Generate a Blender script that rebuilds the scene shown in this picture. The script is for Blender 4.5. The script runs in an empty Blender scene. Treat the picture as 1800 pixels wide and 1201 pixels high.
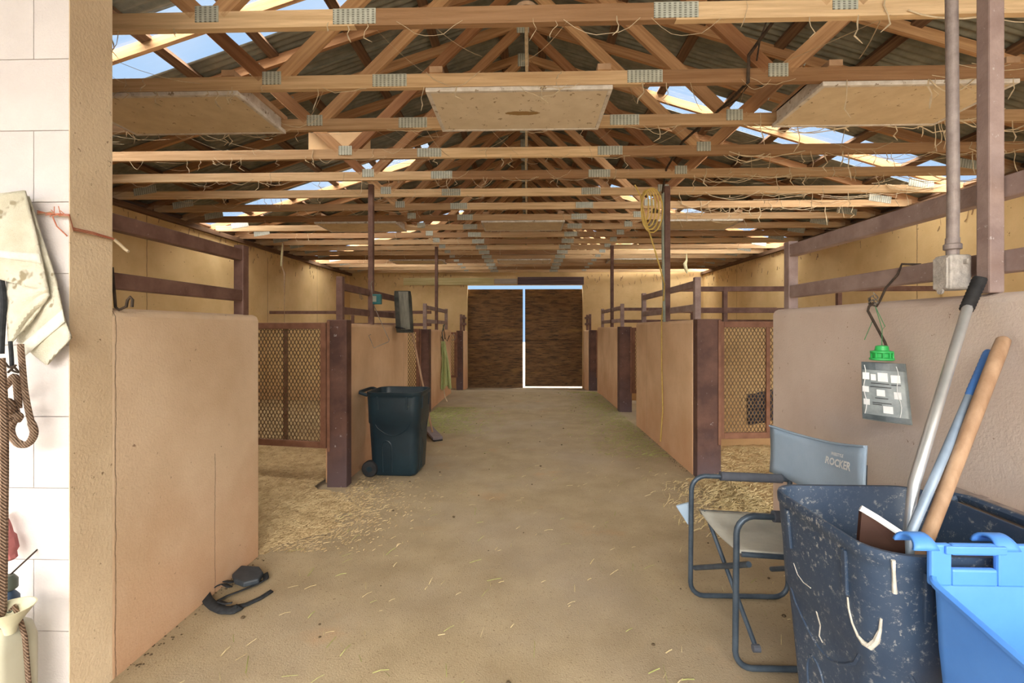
import bpy, math, random
from mathutils import Vector, Matrix
random.seed(7)
SC = bpy.context.scene
COL = SC.collection
PI = math.pi

# ------------------------------------------------------------------ camera, sky, sun, exposure
FPX, CAMH, HORY = 825.0, 1.42, 578.0
PSI = math.atan(25 / FPX)
cd = bpy.data.cameras.new('camera'); cam = bpy.data.objects.new('camera', cd); COL.objects.link(cam)
cam.location = (0, 0, CAMH); cam.rotation_euler = (PI / 2, 0, PSI)
cd.sensor_fit = 'HORIZONTAL'; cd.sensor_width = 36; cd.lens = 36 * FPX / 1800
cd.shift_y = -(600.5 - HORY) / 1800
cd.clip_start = .02; cd.clip_end = 500
SC.camera = cam
w = bpy.data.worlds.new('sky'); SC.world = w; w.use_nodes = True
wn = w.node_tree; wbg = wn.nodes['Background']
wt = wn.nodes.new('ShaderNodeTexCoord'); wx_ = wn.nodes.new('ShaderNodeTexNoise')
wx_.inputs['Scale'].default_value = 2.2; wx_.inputs['Detail'].default_value = 5
wr = wn.nodes.new('ShaderNodeValToRGB')
wr.color_ramp.elements[0].position = .42; wr.color_ramp.elements[0].color = (.42, .66, .97, 1)
wr.color_ramp.elements[1].position = .72; wr.color_ramp.elements[1].color = (.72, .84, 1.0, 1)
wn.links.new(wt.outputs['Generated'], wx_.inputs['Vector']); wn.links.new(wx_.outputs['Fac'], wr.inputs['Fac'])
wn.links.new(wr.outputs['Color'], wbg.inputs['Color'])
wbg.inputs['Strength'].default_value = .85
sd = bpy.data.lights.new('sun', 'SUN'); sun = bpy.data.objects.new('sun', sd); COL.objects.link(sun)
sd.energy = 1.45; sd.angle = math.radians(70); sd.color = (.93, .96, 1.0)       # hazy bright sky low in front of the open barn end
sun.rotation_euler = (math.radians(72), 0, math.radians(-10))
sd2 = bpy.data.lights.new('overhead_fill', 'SUN'); fill_sun = bpy.data.objects.new('overhead_fill', sd2); COL.objects.link(fill_sun)
sd2.energy = 34.0; sd2.angle = math.radians(138); sd2.color = (1.0, .90, .74)      # added wide overhead fill, brightening the interior through the clear roof sheets
fill_sun.rotation_euler = (math.radians(8), 0, 0)
SC.view_settings.view_transform = 'Standard'; SC.view_settings.look = 'None'
SC.view_settings.gamma = 1; SC.view_settings.use_curve_mapping = False
SC.view_settings.exposure = 0.3
SC.cycles.max_bounces = 12; SC.cycles.diffuse_bounces = 8; SC.cycles.transparent_max_bounces = 24
SC.cycles.sample_clamp_indirect = 6
SC.cycles.use_denoising = True

# ------------------------------------------------------------------ pixel rays (photo is 1800x1201)
_c, _s = math.cos(PSI), math.sin(PSI)
def ray(px, py):
    a = (px - 900) / FPX; return (a * _c - _s, a * _s + _c, (HORY - py) / FPX)
def atX(px, py, X):
    r = ray(px, py); t = X / r[0]; return Vector((X, r[1] * t, CAMH + r[2] * t))
def atY(px, py, Y):
    r = ray(px, py); t = Y / r[1]; return Vector((r[0] * t, Y, CAMH + r[2] * t))
def atZ(px, py, Z=0.0):
    r = ray(px, py); t = (Z - CAMH) / r[2]; return Vector((r[0] * t, r[1] * t, Z))

# ------------------------------------------------------------------ materials
def mat(name, c1, c2=None, scale=6.0, rough=.8, metal=0.0, bump=0.0, bscale=60.0, stretch=(1, 1, 1),
        speck=None, speck_scale=40.0, speck_amt=.62, rnd=None, lo=.35, hi=.65, detail=6, stain=None, crack=None, cw=.0022, spec=.3, extra=None):
    m = bpy.data.materials.new(name); m.use_nodes = True
    nt = m.node_tree; N = nt.nodes; L = nt.links; b = N['Principled BSDF']
    b.inputs['Roughness'].default_value = rough; b.inputs['Metallic'].default_value = metal
    b.inputs['Specular IOR Level'].default_value = spec
    tc = N.new('ShaderNodeTexCoord'); mp = N.new('ShaderNodeMapping'); mp.inputs['Scale'].default_value = stretch
    vec = tc.outputs['Object']
    oi = N.new('ShaderNodeObjectInfo')
    if rnd:
        va = N.new('ShaderNodeVectorMath'); va.operation = 'ADD'
        mu = N.new('ShaderNodeMath'); mu.operation = 'MULTIPLY'; mu.inputs[1].default_value = 37.0
        L.new(oi.outputs['Random'], mu.inputs[0]); L.new(vec, va.inputs[0]); L.new(mu.outputs[0], va.inputs[1]); vec = va.outputs[0]
    L.new(vec, mp.inputs['Vector']); v = mp.outputs['Vector']
    def noise(sc, det=detail, vv=None, ro=.6):
        n = N.new('ShaderNodeTexNoise'); n.inputs['Scale'].default_value = sc; n.inputs['Detail'].default_value = det
        n.inputs['Roughness'].default_value = ro
        L.new(vv or v, n.inputs['Vector']); return n.outputs['Fac']
    def ramp(f, a, ca, b_, cb):
        r = N.new('ShaderNodeValToRGB'); e = r.color_ramp.elements
        e[0].position = a; e[0].color = (*ca, 1); e[1].position = b_; e[1].color = (*cb, 1); L.new(f, r.inputs['Fac']); return r.outputs['Color']
    def mixc(f, a, b_, mode='MIX'):
        x = N.new('ShaderNodeMix'); x.data_type = 'RGBA'; x.blend_type = mode
        for sck, val in ((x.inputs[0], f), (x.inputs[6], a), (x.inputs[7], b_)):
            if isinstance(val, (int, float)): sck.default_value = val
            elif isinstance(val, tuple): sck.default_value = (*val, 1)
            else: L.new(val, sck)
        return x.outputs[2]
    def math_(op, a, b_=0.0, c_=None):
        x = N.new('ShaderNodeMath'); x.operation = op
        for i, val in enumerate((a, b_, c_)):
            if val is None: continue
            if isinstance(val, (int, float)): x.inputs[i].default_value = val
            else: L.new(val, x.inputs[i])
        return x.outputs[0]
    col = ramp(noise(scale), lo, c1, hi, c2 or c1)
    if rnd:      # per-object tint between two colours
        col = mixc(ramp(oi.outputs['Random'], 0, (0, 0, 0), 1, (1, 1, 1)), mixc(1.0, col, rnd[0], 'MULTIPLY'), mixc(1.0, col, rnd[1], 'MULTIPLY'))
    if stain:    # (colour, z height fade, strength): dirt splashed up from the ground
        sp = N.new('ShaderNodeSeparateXYZ'); L.new(tc.outputs['Object'], sp.inputs[0])
        h = math_('ADD', sp.outputs['Z'], math_('MULTIPLY', math_('SUBTRACT', noise(3.0), .5), .9))
        f = ramp(h, 0.0, (stain[2],) * 3, stain[1], (0, 0, 0)); col = mixc(f, col, stain[0])
    if speck:
        f = ramp(noise(speck_scale, 3, None, .7), speck_amt, (0, 0, 0), speck_amt + .05, (1, 1, 1)); col = mixc(f, col, speck)
    if crack:    # hairline cracks in the render at given y positions (object space)
        sp = N.new('ShaderNodeSeparateXYZ'); L.new(tc.outputs['Object'], sp.inputs[0])
        for y0, zmax in crack:
            d = math_('ABSOLUTE', math_('ADD', math_('SUBTRACT', sp.outputs['Y'], y0), math_('MULTIPLY', math_('SUBTRACT', noise(9.0, 5), .5), .02)))
            f = math_('MULTIPLY', math_('LESS_THAN', d, cw), math_('LESS_THAN', sp.outputs['Z'], zmax))
            col = mixc(math_('MULTIPLY', f, .75), col, (.12, .08, .05))
    if extra: col = extra(N, L, tc, col, mixc, math_, noise, ramp, b)
    L.new(col, b.inputs['Base Color'])
    if bump:
        bp = N.new('ShaderNodeBump'); bp.inputs['Strength'].default_value = bump; bp.inputs['Distance'].default_value = .01
        L.new(noise(bscale, 4), bp.inputs['Height']); L.new(bp.outputs['Normal'], b.inputs['Normal'])
    return m

def mat_plain(name, c, rough=.6, metal=0.0, spec=.4): return mat(name, c, tuple(x * .8 for x in c), 12, rough, metal, spec=spec)

WOOD_RND = ((.40, .29, .225), (1.02, .97, .88))
M_truss = mat('rough_pine', (.58, .42, .26), (.80, .62, .42), 3.0, .85, 0, .35, 30, (.6, 14, 14), speck=(.16, .09, .05), speck_scale=2.6, speck_amt=.70, rnd=WOOD_RND)
M_web = mat('web_pine', (.48, .29, .16), (.70, .47, .28), 3.0, .85, 0, .35, 30, (.6, 14, 14), rnd=((.40, .27, .20), (.98, .92, .82)))
M_purlin = mat('purlin_wood', (.10, .055, .035), (.20, .12, .07), 3.0, .9, 0, .3, 30, (14, .6, 14))
M_plywood = mat('raw_plywood', (.62, .42, .24), (.75, .54, .32), 3, .8, 0, .1, 30, (1, 10, 1))
M_green_board = mat('treated_board', (.56, .50, .25), (.70, .63, .36), 2, .8, 0, .2, 30, (.6, 14, 14))
M_grey_board = mat('weathered_board', (.42, .38, .34), (.58, .52, .46), 2, .85, 0, .2, 30, (.6, 14, 14))
M_purple_board = mat('dark_weathered_board', (.10, .07, .08), (.19, .14, .15), 2, .85, 0, .2, 30, (.6, 14, 14))

def slots(N, L, tc, col, mixc, math_, noise, ramp, b):
    sp = N.new('ShaderNodeSeparateXYZ'); L.new(tc.outputs['Object'], sp.inputs[0])
    fx = math_('FRACT', math_('MULTIPLY', sp.outputs['X'], 38.0)); fz = math_('FRACT', math_('MULTIPLY', sp.outputs['Z'], 85.0))
    f = math_('MULTIPLY', math_('GREATER_THAN', fx, .52), math_('GREATER_THAN', fz, .38))
    return mixc(math_('MULTIPLY', f, .75), col, (.11, .11, .09))
M_plate = mat('galvanised_plate', (.40, .42, .37), (.54, .56, .50), 20, .6, .1, extra=slots)
M_roof = mat('dusty_roof_metal', (.15, .155, .13), (.26, .26, .22), 5.0, .75, .15, .2, 40, speck=(.22, .2, .15), speck_scale=30, speck_amt=.66)
m = bpy.data.materials.new('clear_roof_panel'); m.use_nodes = True; M_clear = m
nt = m.node_tree; nt.nodes.clear()
o_ = nt.nodes.new('ShaderNodeOutputMaterial'); mx = nt.nodes.new('ShaderNodeMixShader'); tr = nt.nodes.new('ShaderNodeBsdfTransparent'); gl = nt.nodes.new('ShaderNodeBsdfGlossy')
tr.inputs[0].default_value = (.95, .97, 1, 1); gl.inputs['Roughness'].default_value = .2; mx.inputs[0].default_value = .05
nt.links.new(tr.outputs[0], mx.inputs[1]); nt.links.new(gl.outputs[0], mx.inputs[2]); nt.links.new(mx.outputs[0], o_.inputs[0])

CLAY = (.50, .24, .12)
M_wall_out = mat('ochre_painted_block', (.60, .43, .21), (.72, .54, .29), 1.6, .9, 0, .25, 70, speck=(.24, .15, .08), speck_scale=16, speck_amt=.68, stain=(CLAY, .55, .45), crack=[(9.02, 2.8), (6.1, 2.95), (4.0, 2.95), (11.2, 2.95)], cw=.006)
def wallmat(n, c1, c2, crack=None, st=.55):
    return mat(n, c1, c2, 1.8, .9, 0, .3, 90, speck=(.34, .22, .15), speck_scale=30, speck_amt=.69, stain=(CLAY, .75, st), crack=crack)
M_wall = wallmat('peach_painted_wall', (.64, .42, .245), (.77, .54, .345), [(6.35, 2.0)])
M_wall_crack = wallmat('peach_painted_wall_cracked', (.66, .49, .33), (.78, .61, .44), [(1.86, 1.6), (2.47, .75)])
M_wall_daylit = wallmat('daylit_tan_wall', (.66, .54, .47), (.76, .65, .58), None, .2)  # same tan stall paint, with cool daylight put into its colour
M_front = mat('white_painted_block', (.60, .565, .57), (.67, .635, .64), 3, .9, 0, .35, 120, speck=(.35, .3, .28), speck_scale=45, speck_amt=.74)
M_pier_side = mat('tan_painted_pier', (.68, .53, .36), (.80, .65, .46), 2.5, .9, 0, .35, 90, speck=(.34, .24, .15), speck_scale=26, speck_amt=.66)
M_mortar = mat('mortar', (.45, .40, .37), (.55, .5, .46), 20, .95)
def floorx(N, L, tc, col, mixc, math_, noise, ramp, b):
    f = ramp(noise(.55, 4), .45, (0, 0, 0), .75, (.6, .6, .6)); col = mixc(f, col, (.36, .31, .27))
    f = ramp(noise(1.7, 5), .60, (0, 0, 0), .74, (.55, .55, .55)); col = mixc(f, col, (.42, .25, .13))
    f = ramp(noise(2.4, 5), .66, (0, 0, 0), .76, (.5, .5, .5)); return mixc(f, col, (.13, .11, .09))
M_floor = mat('dusty_concrete', (.295, .23, .145), (.375, .30, .195), 3, .95, 0, .35, 130, speck=(.21, .15, .09), speck_scale=70, speck_amt=.60, extra=floorx)
M_bed = mat('bedding', (.34, .24, .12), (.55, .42, .24), 12, 1, 0, .9, 60, speck=(.20, .13, .07), speck_scale=50, speck_amt=.58)
M_out = mat('outdoor_gravel', (.20, .18, .15), (.27, .25, .21), 4, .95)
M_steel_post = mat('rusty_maroon_post', (.075, .036, .03), (.15, .075, .055), 5, .6, 0, .2, 60, speck=(.30, .27, .26), speck_scale=22, speck_amt=.66, stain=((.10, .07, .08), .5, .8))
M_steel = mat('maroon_painted_steel', (.125, .065, .052), (.20, .115, .092), 9, .55, 0, .15, 60, speck=(.34, .28, .26), speck_scale=60, speck_amt=.70)
M_steel_dusty = mat('dusty_maroon_steel', (.25, .175, .16), (.37, .275, .25), 7, .7, 0, .2, 60, speck=(.45, .38, .36), speck_scale=50, speck_amt=.66)
M_gate = mat('rust_brown_gate_paint', (.17, .075, .045), (.25, .12, .075), 9, .6, 0, .15, 60)
M_meshmetal = mat('rusty_expanded_metal', (.12, .075, .042), (.24, .16, .09), 20, .7, .2)
def ply_door(N, L, tc, col, mixc, math_, noise, ramp, b):
    mp = N.new('ShaderNodeMapping'); mp.inputs['Scale'].default_value = (1.0, 1, 9); L.new(tc.outputs['Object'], mp.inputs['Vector'])
    f = ramp(noise(3.0, 6, mp.outputs[0], .75), .48, (0, 0, 0), .64, (1, 1, 1)); col = mixc(f, col, (.035, .03, .026))
    f2 = ramp(noise(.9, 3), .55, (0, 0, 0), .75, (.7, .7, .7)); return mixc(f2, col, (.38, .22, .07))
M_ply_door = mat('weathered_plywood', (.16, .085, .04), (.27, .155, .07), 2.0, .75, 0, .2, 20, (1, 1, 6), extra=ply_door)
def scuffs(N, L, tc, col, mixc, math_, noise, ramp, b):
    f = ramp(noise(50, 7, None, .8), .555, (0, 0, 0), .64, (.7, .7, .7)); f2 = ramp(noise(3.0, 3), .36, (0, 0, 0), .56, (1, 1, 1))
    return mixc(mixc(1.0, f, f2, 'MULTIPLY'), col, (.55, .55, .52))
M_bin_navy = mat('scuffed_navy_plastic', (.022, .045, .095), (.045, .075, .13), 3, .5, 0, .05, 60, extra=scuffs, spec=.45)
M_bin_teal = mat('dusty_dark_teal_plastic', (.006, .016, .025), (.012, .030, .043), 3, .42, 0, .05, 60, spec=.4,
                 speck=(.05, .065, .055), speck_scale=7, speck_amt=.66)
M_black = mat('black_rubber', (.012, .012, .014), (.03, .03, .032), 20, .7)
M_blue = mat('bright_blue_plastic', (.07, .25, .76), (.10, .31, .85), 3, .45, spec=.45)
M_alu = mat('brushed_aluminium', (.60, .64, .68), (.74, .77, .80), 10, .35, .75)
M_bluegrey_tube = mat('blue_grey_tube', (.25, .33, .45), (.33, .42, .55), 10, .45, .2)
M_bluecap = mat_plain('blue_cap_plastic', (.08, .24, .68), .45)
M_handle = mat('worn_wood_handle', (.33, .20, .12), (.47, .31, .20), 4, .55, 0, .1, 30, (6, 6, 1))
M_chairtube = mat('slate_blue_chair_tube', (.045, .065, .095), (.085, .115, .155), 12, .4, .35)
M_fabric = mat('pale_blue_canvas', (.31, .42, .56), (.38, .49, .63), 3, .9, 0, .25, 300)
M_seat = mat('grey_canvas', (.40, .40, .37), (.54, .54, .49), 4, .9, 0, .25, 300)
M_foam = mat_plain('dark_foam', (.09, .10, .13), .85)
M_white = mat_plain('white_print', (.92, .95, .98), .6)
M_towel = mat('soiled_cream_towel', (.58, .55, .43), (.82, .80, .70), 5, .95, 0, .7, 260, speck=(.36, .31, .21), speck_scale=9, speck_amt=.58)
M_towelband = mat('towel_band', (.66, .65, .58), (.76, .75, .68), 40, .9, 0, .3, 300)
def braid(N, L, tc, col, mixc, math_, noise, ramp, b):
    wv = N.new('ShaderNodeTexWave'); wv.inputs['Scale'].default_value = 55; wv.bands_direction = 'DIAGONAL'; wv.inputs['Distortion'].default_value = 2
    L.new(tc.outputs['Object'], wv.inputs['Vector'])
    bp = N.new('ShaderNodeBump'); bp.inputs['Strength'].default_value = .8; bp.inputs['Distance'].default_value = .006; L.new(wv.outputs['Fac'], bp.inputs['Height']); L.new(bp.outputs[0], b.inputs['Normal'])
    return mixc(ramp(wv.outputs['Fac'], .2, (.8, .8, .8), .6, (0, 0, 0)), col, (.10, .06, .04))
M_rope = mat('braided_brown_rope', (.30, .20, .14), (.46, .33, .25), 30, .9, extra=braid)
M_twine = mat('red_baling_twine', (.42, .12, .07), (.55, .22, .14), 30, .9)
M_twine_dusty = mat('dusty_twine', (.30, .20, .13), (.42, .30, .20), 30, .95)
M_iron = mat('rusty_iron', (.035, .028, .024), (.10, .07, .05), 30, .7, .4)
M_wire = mat('grey_wire', (.20, .18, .16), (.34, .31, .27), 30, .5, .5)
M_web_dust = mat('dusty_cobweb', (.46, .37, .25), (.62, .52, .37), 30, 1)
M_cord = mat('yellow_cord', (.52, .36, .08), (.66, .48, .15), 20, .6)
M_pvc = mat('grey_green_conduit', (.22, .25, .20), (.34, .36, .29), 9, .6)
M_box = mat('cast_metal_box', (.40, .37, .34), (.60, .56, .52), 30, .6, .2, .6, 70)
M_conduit = mat('dusty_conduit', (.28, .23, .22), (.42, .36, .34), 14, .65, .3, .3, 60)
M_greenlid = mat_plain('bright_green_plastic', (.05, .55, .14), .4)
M_greentwine = mat_plain('green_twine', (.10, .30, .14), .8)
M_bagprint = mat('printed_grey_film', (.17, .20, .21), (.30, .34, .35), 14, .3, spec=.6)
M_bagdark = mat('dark_film', (.03, .045, .05), (.08, .10, .11), 20, .3, spec=.6)
M_bagtext = mat_plain('black_print', (.03, .03, .035), .6)
M_leather = mat_plain('dark_brown_leather', (.055, .022, .014), .5)
M_strap = mat('black_webbing', (.012, .014, .018), (.03, .034, .04), 40, .75)
M_pad = mat('slate_vinyl', (.025, .033, .044), (.045, .055, .068), 20, .5)
M_mat = mat('dusty_black_rubber', (.03, .032, .028), (.10, .10, .085), 6, .85, 0, .3, 40)
M_matfront = mat('worn_grey_rubber', (.13, .13, .11), (.26, .25, .20), 6, .85, 0, .3, 40, (4, 4, .6))
M_teal = mat_plain('teal_plastic', (.03, .16, .17), .5)
M_net = mat('pale_green_net', (.42, .50, .20), (.58, .64, .32), 20, .9, 0, .5, 200, (3, 3, .5))
M_jug = mat('milky_plastic_jug', (.52, .51, .40), (.62, .61, .50), 4, .45, spec=.5)
M_cream = mat_plain('cream_plastic', (.62, .60, .44), .45)
M_pink = mat_plain('dusty_pink_cloth', (.36, .12, .12), .95)
M_greygreen = mat_plain('grey_green_plastic', (.10, .12, .10), .5)
M_bluedark = mat_plain('dark_blue_plastic', (.05, .09, .16), .5)
M_straw = mat('straw', (.46, .36, .18), (.62, .52, .32), 30, .9)
M_chips = mat('wood_chips', (.34, .24, .12), (.62, .49, .29), 9, .95, lo=.3, hi=.7)
M_hay = mat('green_hay', (.26, .28, .09), (.40, .40, .16), 30, .9)
M_dung = mat_plain('dry_dung', (.10, .07, .04), 1)
M_lightframe = mat('white_light_frame', (.52, .47, .42), (.72, .68, .64), 14, .6, speck=(.25, .19, .13), speck_scale=20, speck_amt=.62)
def brown_patch(N, L, tc, col, mixc, math_, noise, ramp, b):
    sp = N.new('ShaderNodeSeparateXYZ'); L.new(tc.outputs['Object'], sp.inputs[0])
    dx = math_('DIVIDE', math_('SUBTRACT', sp.outputs['X'], .02), .14); dy = math_('DIVIDE', math_('SUBTRACT', sp.outputs['Y'], .02), .035)
    d = math_('ADD', math_('MULTIPLY', dx, dx), math_('MULTIPLY', dy, dy)); d = math_('ADD', d, math_('MULTIPLY', math_('SUBTRACT', noise(20, 4), .5), 1.3))
    return mixc(math_('LESS_THAN', d, .8), col, (.34, .21, .085))
M_diffuser = mat('yellowed_diffuser', (.62, .50, .34), (.72, .60, .43), 6, .6, speck=(.28, .19, .10), speck_scale=16, speck_amt=.64)
M_diffuser_patch = mat('yellowed_diffuser_torn', (.68, .58, .44), (.76, .66, .52), 6, .6, speck=(.34, .25, .15), speck_scale=16, speck_amt=.62, extra=brown_patch)
M_pale_cloth = mat('pale_yellow_cloth', (.60, .58, .34), (.74, .72, .50), 30, .9)
M_navy_cloth = mat('navy_cloth', (.02, .028, .05), (.04, .05, .08), 20, .9)
M_dusty_wood = mat('stub_wood', (.40, .25, .15), (.56, .38, .24), 6, .9, 0, .2, 30)
M_purplegrey = mat_plain('purple_grey_wood', (.22, .18, .19), .8)

# ------------------------------------------------------------------ mesh builder
class MB:
    def __init__(s): s.v = []; s.f = []
    def add(s, vs, fs):
        n = len(s.v); s.v += [tuple(x) for x in vs]; s.f += [tuple(i + n for i in f) for f in fs]; return s
    def box(s, x0, x1, y0, y1, z0, z1):
        return s.add([(x0, y0, z0), (x1, y0, z0), (x1, y1, z0), (x0, y1, z0), (x0, y0, z1), (x1, y0, z1), (x1, y1, z1), (x0, y1, z1)],
                     [(3, 2, 1, 0), (4, 5, 6, 7), (0, 1, 5, 4), (1, 2, 6, 5), (2, 3, 7, 6), (3, 0, 4, 7)])
    def bar(s, p0, p1, w, h, up=(0, 0, 1)):
        p0, p1 = Vector(p0), Vector(p1); d = (p1 - p0).normalized(); u = Vector(up)
        if abs(d.dot(u)) > .98: u = Vector((0, 1, 0))
        r = d.cross(u).normalized() * (w / 2); u = r.cross(d).normalized() * (h / 2)
        vs = [p + a * r + b * u for p in (p0, p1) for a, b in ((-1, -1), (1, -1), (1, 1), (-1, 1))]
        return s.add(vs, [(0, 1, 2, 3), (7, 6, 5, 4), (0, 4, 5, 1), (1, 5, 6, 2), (2, 6, 7, 3), (3, 7, 4, 0)])
    def tube(s, pts, r, n=8, closed=False):
        P = [Vector(p) for p in pts]; m = len(P); rr = r if isinstance(r, (list, tuple)) else [r] * m
        rings = []; prev = None
        for i in range(m):
            if closed: t = P[(i + 1) % m] - P[i - 1]
            else: t = P[min(i + 1, m - 1)] - P[max(i - 1, 0)]
            t = t.normalized() if t.length > 1e-9 else Vector((0, 0, 1))
            if prev is None:
                a = Vector((0, 0, 1)) if abs(t.z) < .9 else Vector((1, 0, 0)); nrm = t.cross(a).normalized()
            else:
                nrm = prev - t * prev.dot(t); nrm = nrm.normalized() if nrm.length > 1e-6 else t.orthogonal().normalized()
            prev = nrm; bn = t.cross(nrm)
            rings.append([P[i] + (nrm * math.cos(2 * PI * k / n) + bn * math.sin(2 * PI * k / n)) * rr[i] for k in range(n)])
        vs = [q for rg in rings for q in rg]; fs = []
        for i in range(m if closed else m - 1):
            j = (i + 1) % m
            for k in range(n): fs.append((i * n + k, i * n + (k + 1) % n, j * n + (k + 1) % n, j * n + k))
        if not closed: fs += [tuple(range(n))[::-1], tuple((m - 1) * n + k for k in range(n))]
        return s.add(vs, fs)
    def lathe(s, prof, n=24, c=(0, 0, 0), axis='z'):
        vs = []
        for r, z in prof:
            for k in range(n):
                a = 2 * PI * k / n; x, y = r * math.cos(a), r * math.sin(a)
                q = (x, y, z) if axis == 'z' else ((x, z, y) if axis == 'y' else (z, x, y))
                vs.append((q[0] + c[0], q[1] + c[1], q[2] + c[2]))
        fs = [(i * n + k, i * n + (k + 1) % n, (i + 1) * n + (k + 1) % n, (i + 1) * n + k) for i in range(len(prof) - 1) for k in range(n)]
        fs += [tuple(range(n))[::-1], tuple((len(prof) - 1) * n + k for k in range(n))]
        return s.add(vs, fs)
    def grid(s, fn, nu, nv):
        vs = [fn(i / nu, j / nv) for j in range(nv + 1) for i in range(nu + 1)]
        return s.add(vs, [(j * (nu + 1) + i, j * (nu + 1) + i + 1, (j + 1) * (nu + 1) + i + 1, (j + 1) * (nu + 1) + i) for j in range(nv) for i in range(nu)])
    def prism(s, poly, ext):
        n = len(poly); P = [Vector(p) for p in poly]; e = Vector(ext)
        return s.add(P + [p + e for p in P], [tuple(range(n))[::-1], tuple(range(n, 2 * n))] + [(i, (i + 1) % n, n + (i + 1) % n, n + i) for i in range(n)])
    def rings(s, rs, cap0=True, cap1=True):
        n = len(rs[0]); vs = [p for r in rs for p in r]
        fs = [(i * n + k, i * n + (k + 1) % n, (i + 1) * n + (k + 1) % n, (i + 1) * n + k) for i in range(len(rs) - 1) for k in range(n)]
        if cap0: fs.append(tuple(range(n))[::-1])
        if cap1: fs.append(tuple((len(rs) - 1) * n + k for k in range(n)))
        return s.add(vs, fs)
    def mesh(s, name, m, smooth=False):
        me = bpy.data.meshes.new(name); me.from_pydata([tuple(v) for v in s.v], [], s.f); me.update()
        if m: me.materials.append(m)
        if smooth:
            me.polygons.foreach_set('use_smooth', [True] * len(me.polygons))
            try: me.set_sharp_from_angle(angle=math.radians(42))
            except Exception: pass
        return me
    def obj(s, name, m, parent=None, smooth=False, bevel=0, solid=0, label=None, kind=None):
        o = bpy.data.objects.new(name, s.mesh(name, m, smooth)); COL.objects.link(o)
        if parent:
            o.parent = parent
            o.matrix_parent_inverse = parent.matrix_basis.inverted() if parent.parent is None else (parent.parent.matrix_basis @ Matrix()).inverted() if parent.type == 'EMPTY' else parent.matrix_parent_inverse
        if solid:
            d = o.modifiers.new('thick', 'SOLIDIFY'); d.thickness = solid; d.offset = 0
        if bevel:
            d = o.modifiers.new('bev', 'BEVEL'); d.width = bevel; d.segments = 2; d.limit_method = 'ANGLE'; d.angle_limit = math.radians(40)
        if label: o['label'] = label
        if kind: o['kind'] = kind
        return o

def child(o, parent):
    o.parent = parent; o.matrix_parent_inverse = Matrix()
    return o
def thing(name, label, cat, loc=(0, 0, 0), group=None):
    o = bpy.data.objects.new(name, None); COL.objects.link(o); o.location = loc; o.empty_display_size = .1
    o['label'] = label; o['category'] = cat
    if group: o['group'] = group
    return o
def tag(o, label, cat, group=None):
    o['label'] = label; o['category'] = cat
    if group: o['group'] = group
    return o
def struct(o): o['kind'] = 'structure'; return o
def struct_empty(name, loc=(0, 0, 0)):
    o = bpy.data.objects.new(name, None); COL.objects.link(o); o.location = loc; o['kind'] = 'structure'; return o
def mesh_obj(name, me, parent=None, loc=(0, 0, 0), rot=(0, 0, 0)):
    o = bpy.data.objects.new(name, me); COL.objects.link(o); o.location = loc; o.rotation_euler = rot
    if parent: o.parent = parent
    return o
ORD = ['first', 'second', 'third', 'fourth', 'fifth', 'sixth', 'seventh', 'eighth', 'ninth', 'tenth', 'eleventh', 'twelfth', 'thirteenth',
       'fourteenth', 'fifteenth', 'sixteenth', 'seventeenth', 'eighteenth', 'nineteenth', 'twentieth']

# ------------------------------------------------------------------ dimensions (metres)
XL, XR = -1.67, 1.615          # aisle faces of the stall walls
OL, OR_ = -5.05, 4.95          # outer walls
YE = 13.30                     # end wall
HB = 3.0                       # underside of the truss chords
def fz(y): return 0.0 if y < 10.4 else -.27 * min(1, (y - 10.4) / 2.7)

# ------------------------------------------------------------------ floor
b = MB()
ys = [-7, -3, -1] + [i * .5 for i in range(0, 21)] + [10.4 + .3 * i for i in range(1, 11)]
xs = [OL - .3, XL - .2, XL, -.8, 0, .8, XR, XR + .2, OR_ + .3]
b.add([(x, y, fz(y)) for y in ys for x in xs], [(j * len(xs) + i, j * len(xs) + i + 1, (j + 1) * len(xs) + i + 1, (j + 1) * len(xs) + i) for j in range(len(ys) - 1) for i in range(len(xs) - 1)])
struct(b.obj('floor', M_floor))
b = MB().add([(-12, 13.35, -.29), (12, 13.35, -.29), (12, 60, -.29), (-12, 60, -.29)], [(0, 1, 2, 3)])
struct(b.obj('ground_outside', M_out))
b = MB().add([(-40, -40, -.02), (40, -40, -.02), (40, -6.9, -.02), (-40, -6.9, -.02)], [(0, 1, 2, 3)])
struct(b.obj('ground_front', M_out))

# ------------------------------------------------------------------ outer walls
def wallbox(name, m, *a):
    return struct(MB().box(*a).obj(name, m))
wallbox('wall_left', M_wall_out, OL - .2, OL, 1.86, YE + .2, -.3, 2.98)
wallbox('wall_right', M_wall_out, OR_, OR_ + .2, 1.86, YE + .2, -.3, 2.98)
b = MB().box(OL, XL - .01, YE, YE + .18, -.3, 4.0).box(1.6, OR_, YE, YE + .18, -.3, 4.0).box(XL - .01, 1.6, YE, YE + .18, 2.66, 4.5)
struct(b.obj('wall_end', M_wall_out))
for i, (x0, x1, z0, z1, mm) in enumerate(((atY(710, 495, YE).x, atY(868, 495, YE).x, 2.66, 2.86, M_green_board), (atY(869, 495, YE).x, atY(909, 495, YE).x, 2.69, 2.83, M_grey_board), (atY(910, 495, YE).x, 1.62, 2.66, 2.88, M_purple_board))):
    me = MB().box(-(x1 - x0) / 2, (x1 - x0) / 2, -.02, .02, -(z1 - z0) / 2, (z1 - z0) / 2).mesh('trim', mm)
    o = mesh_obj('trim_%d' % (i + 1), me, None, ((x0 + x1) / 2, YE - .025, (z0 + z1) / 2)); struct(o)

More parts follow.
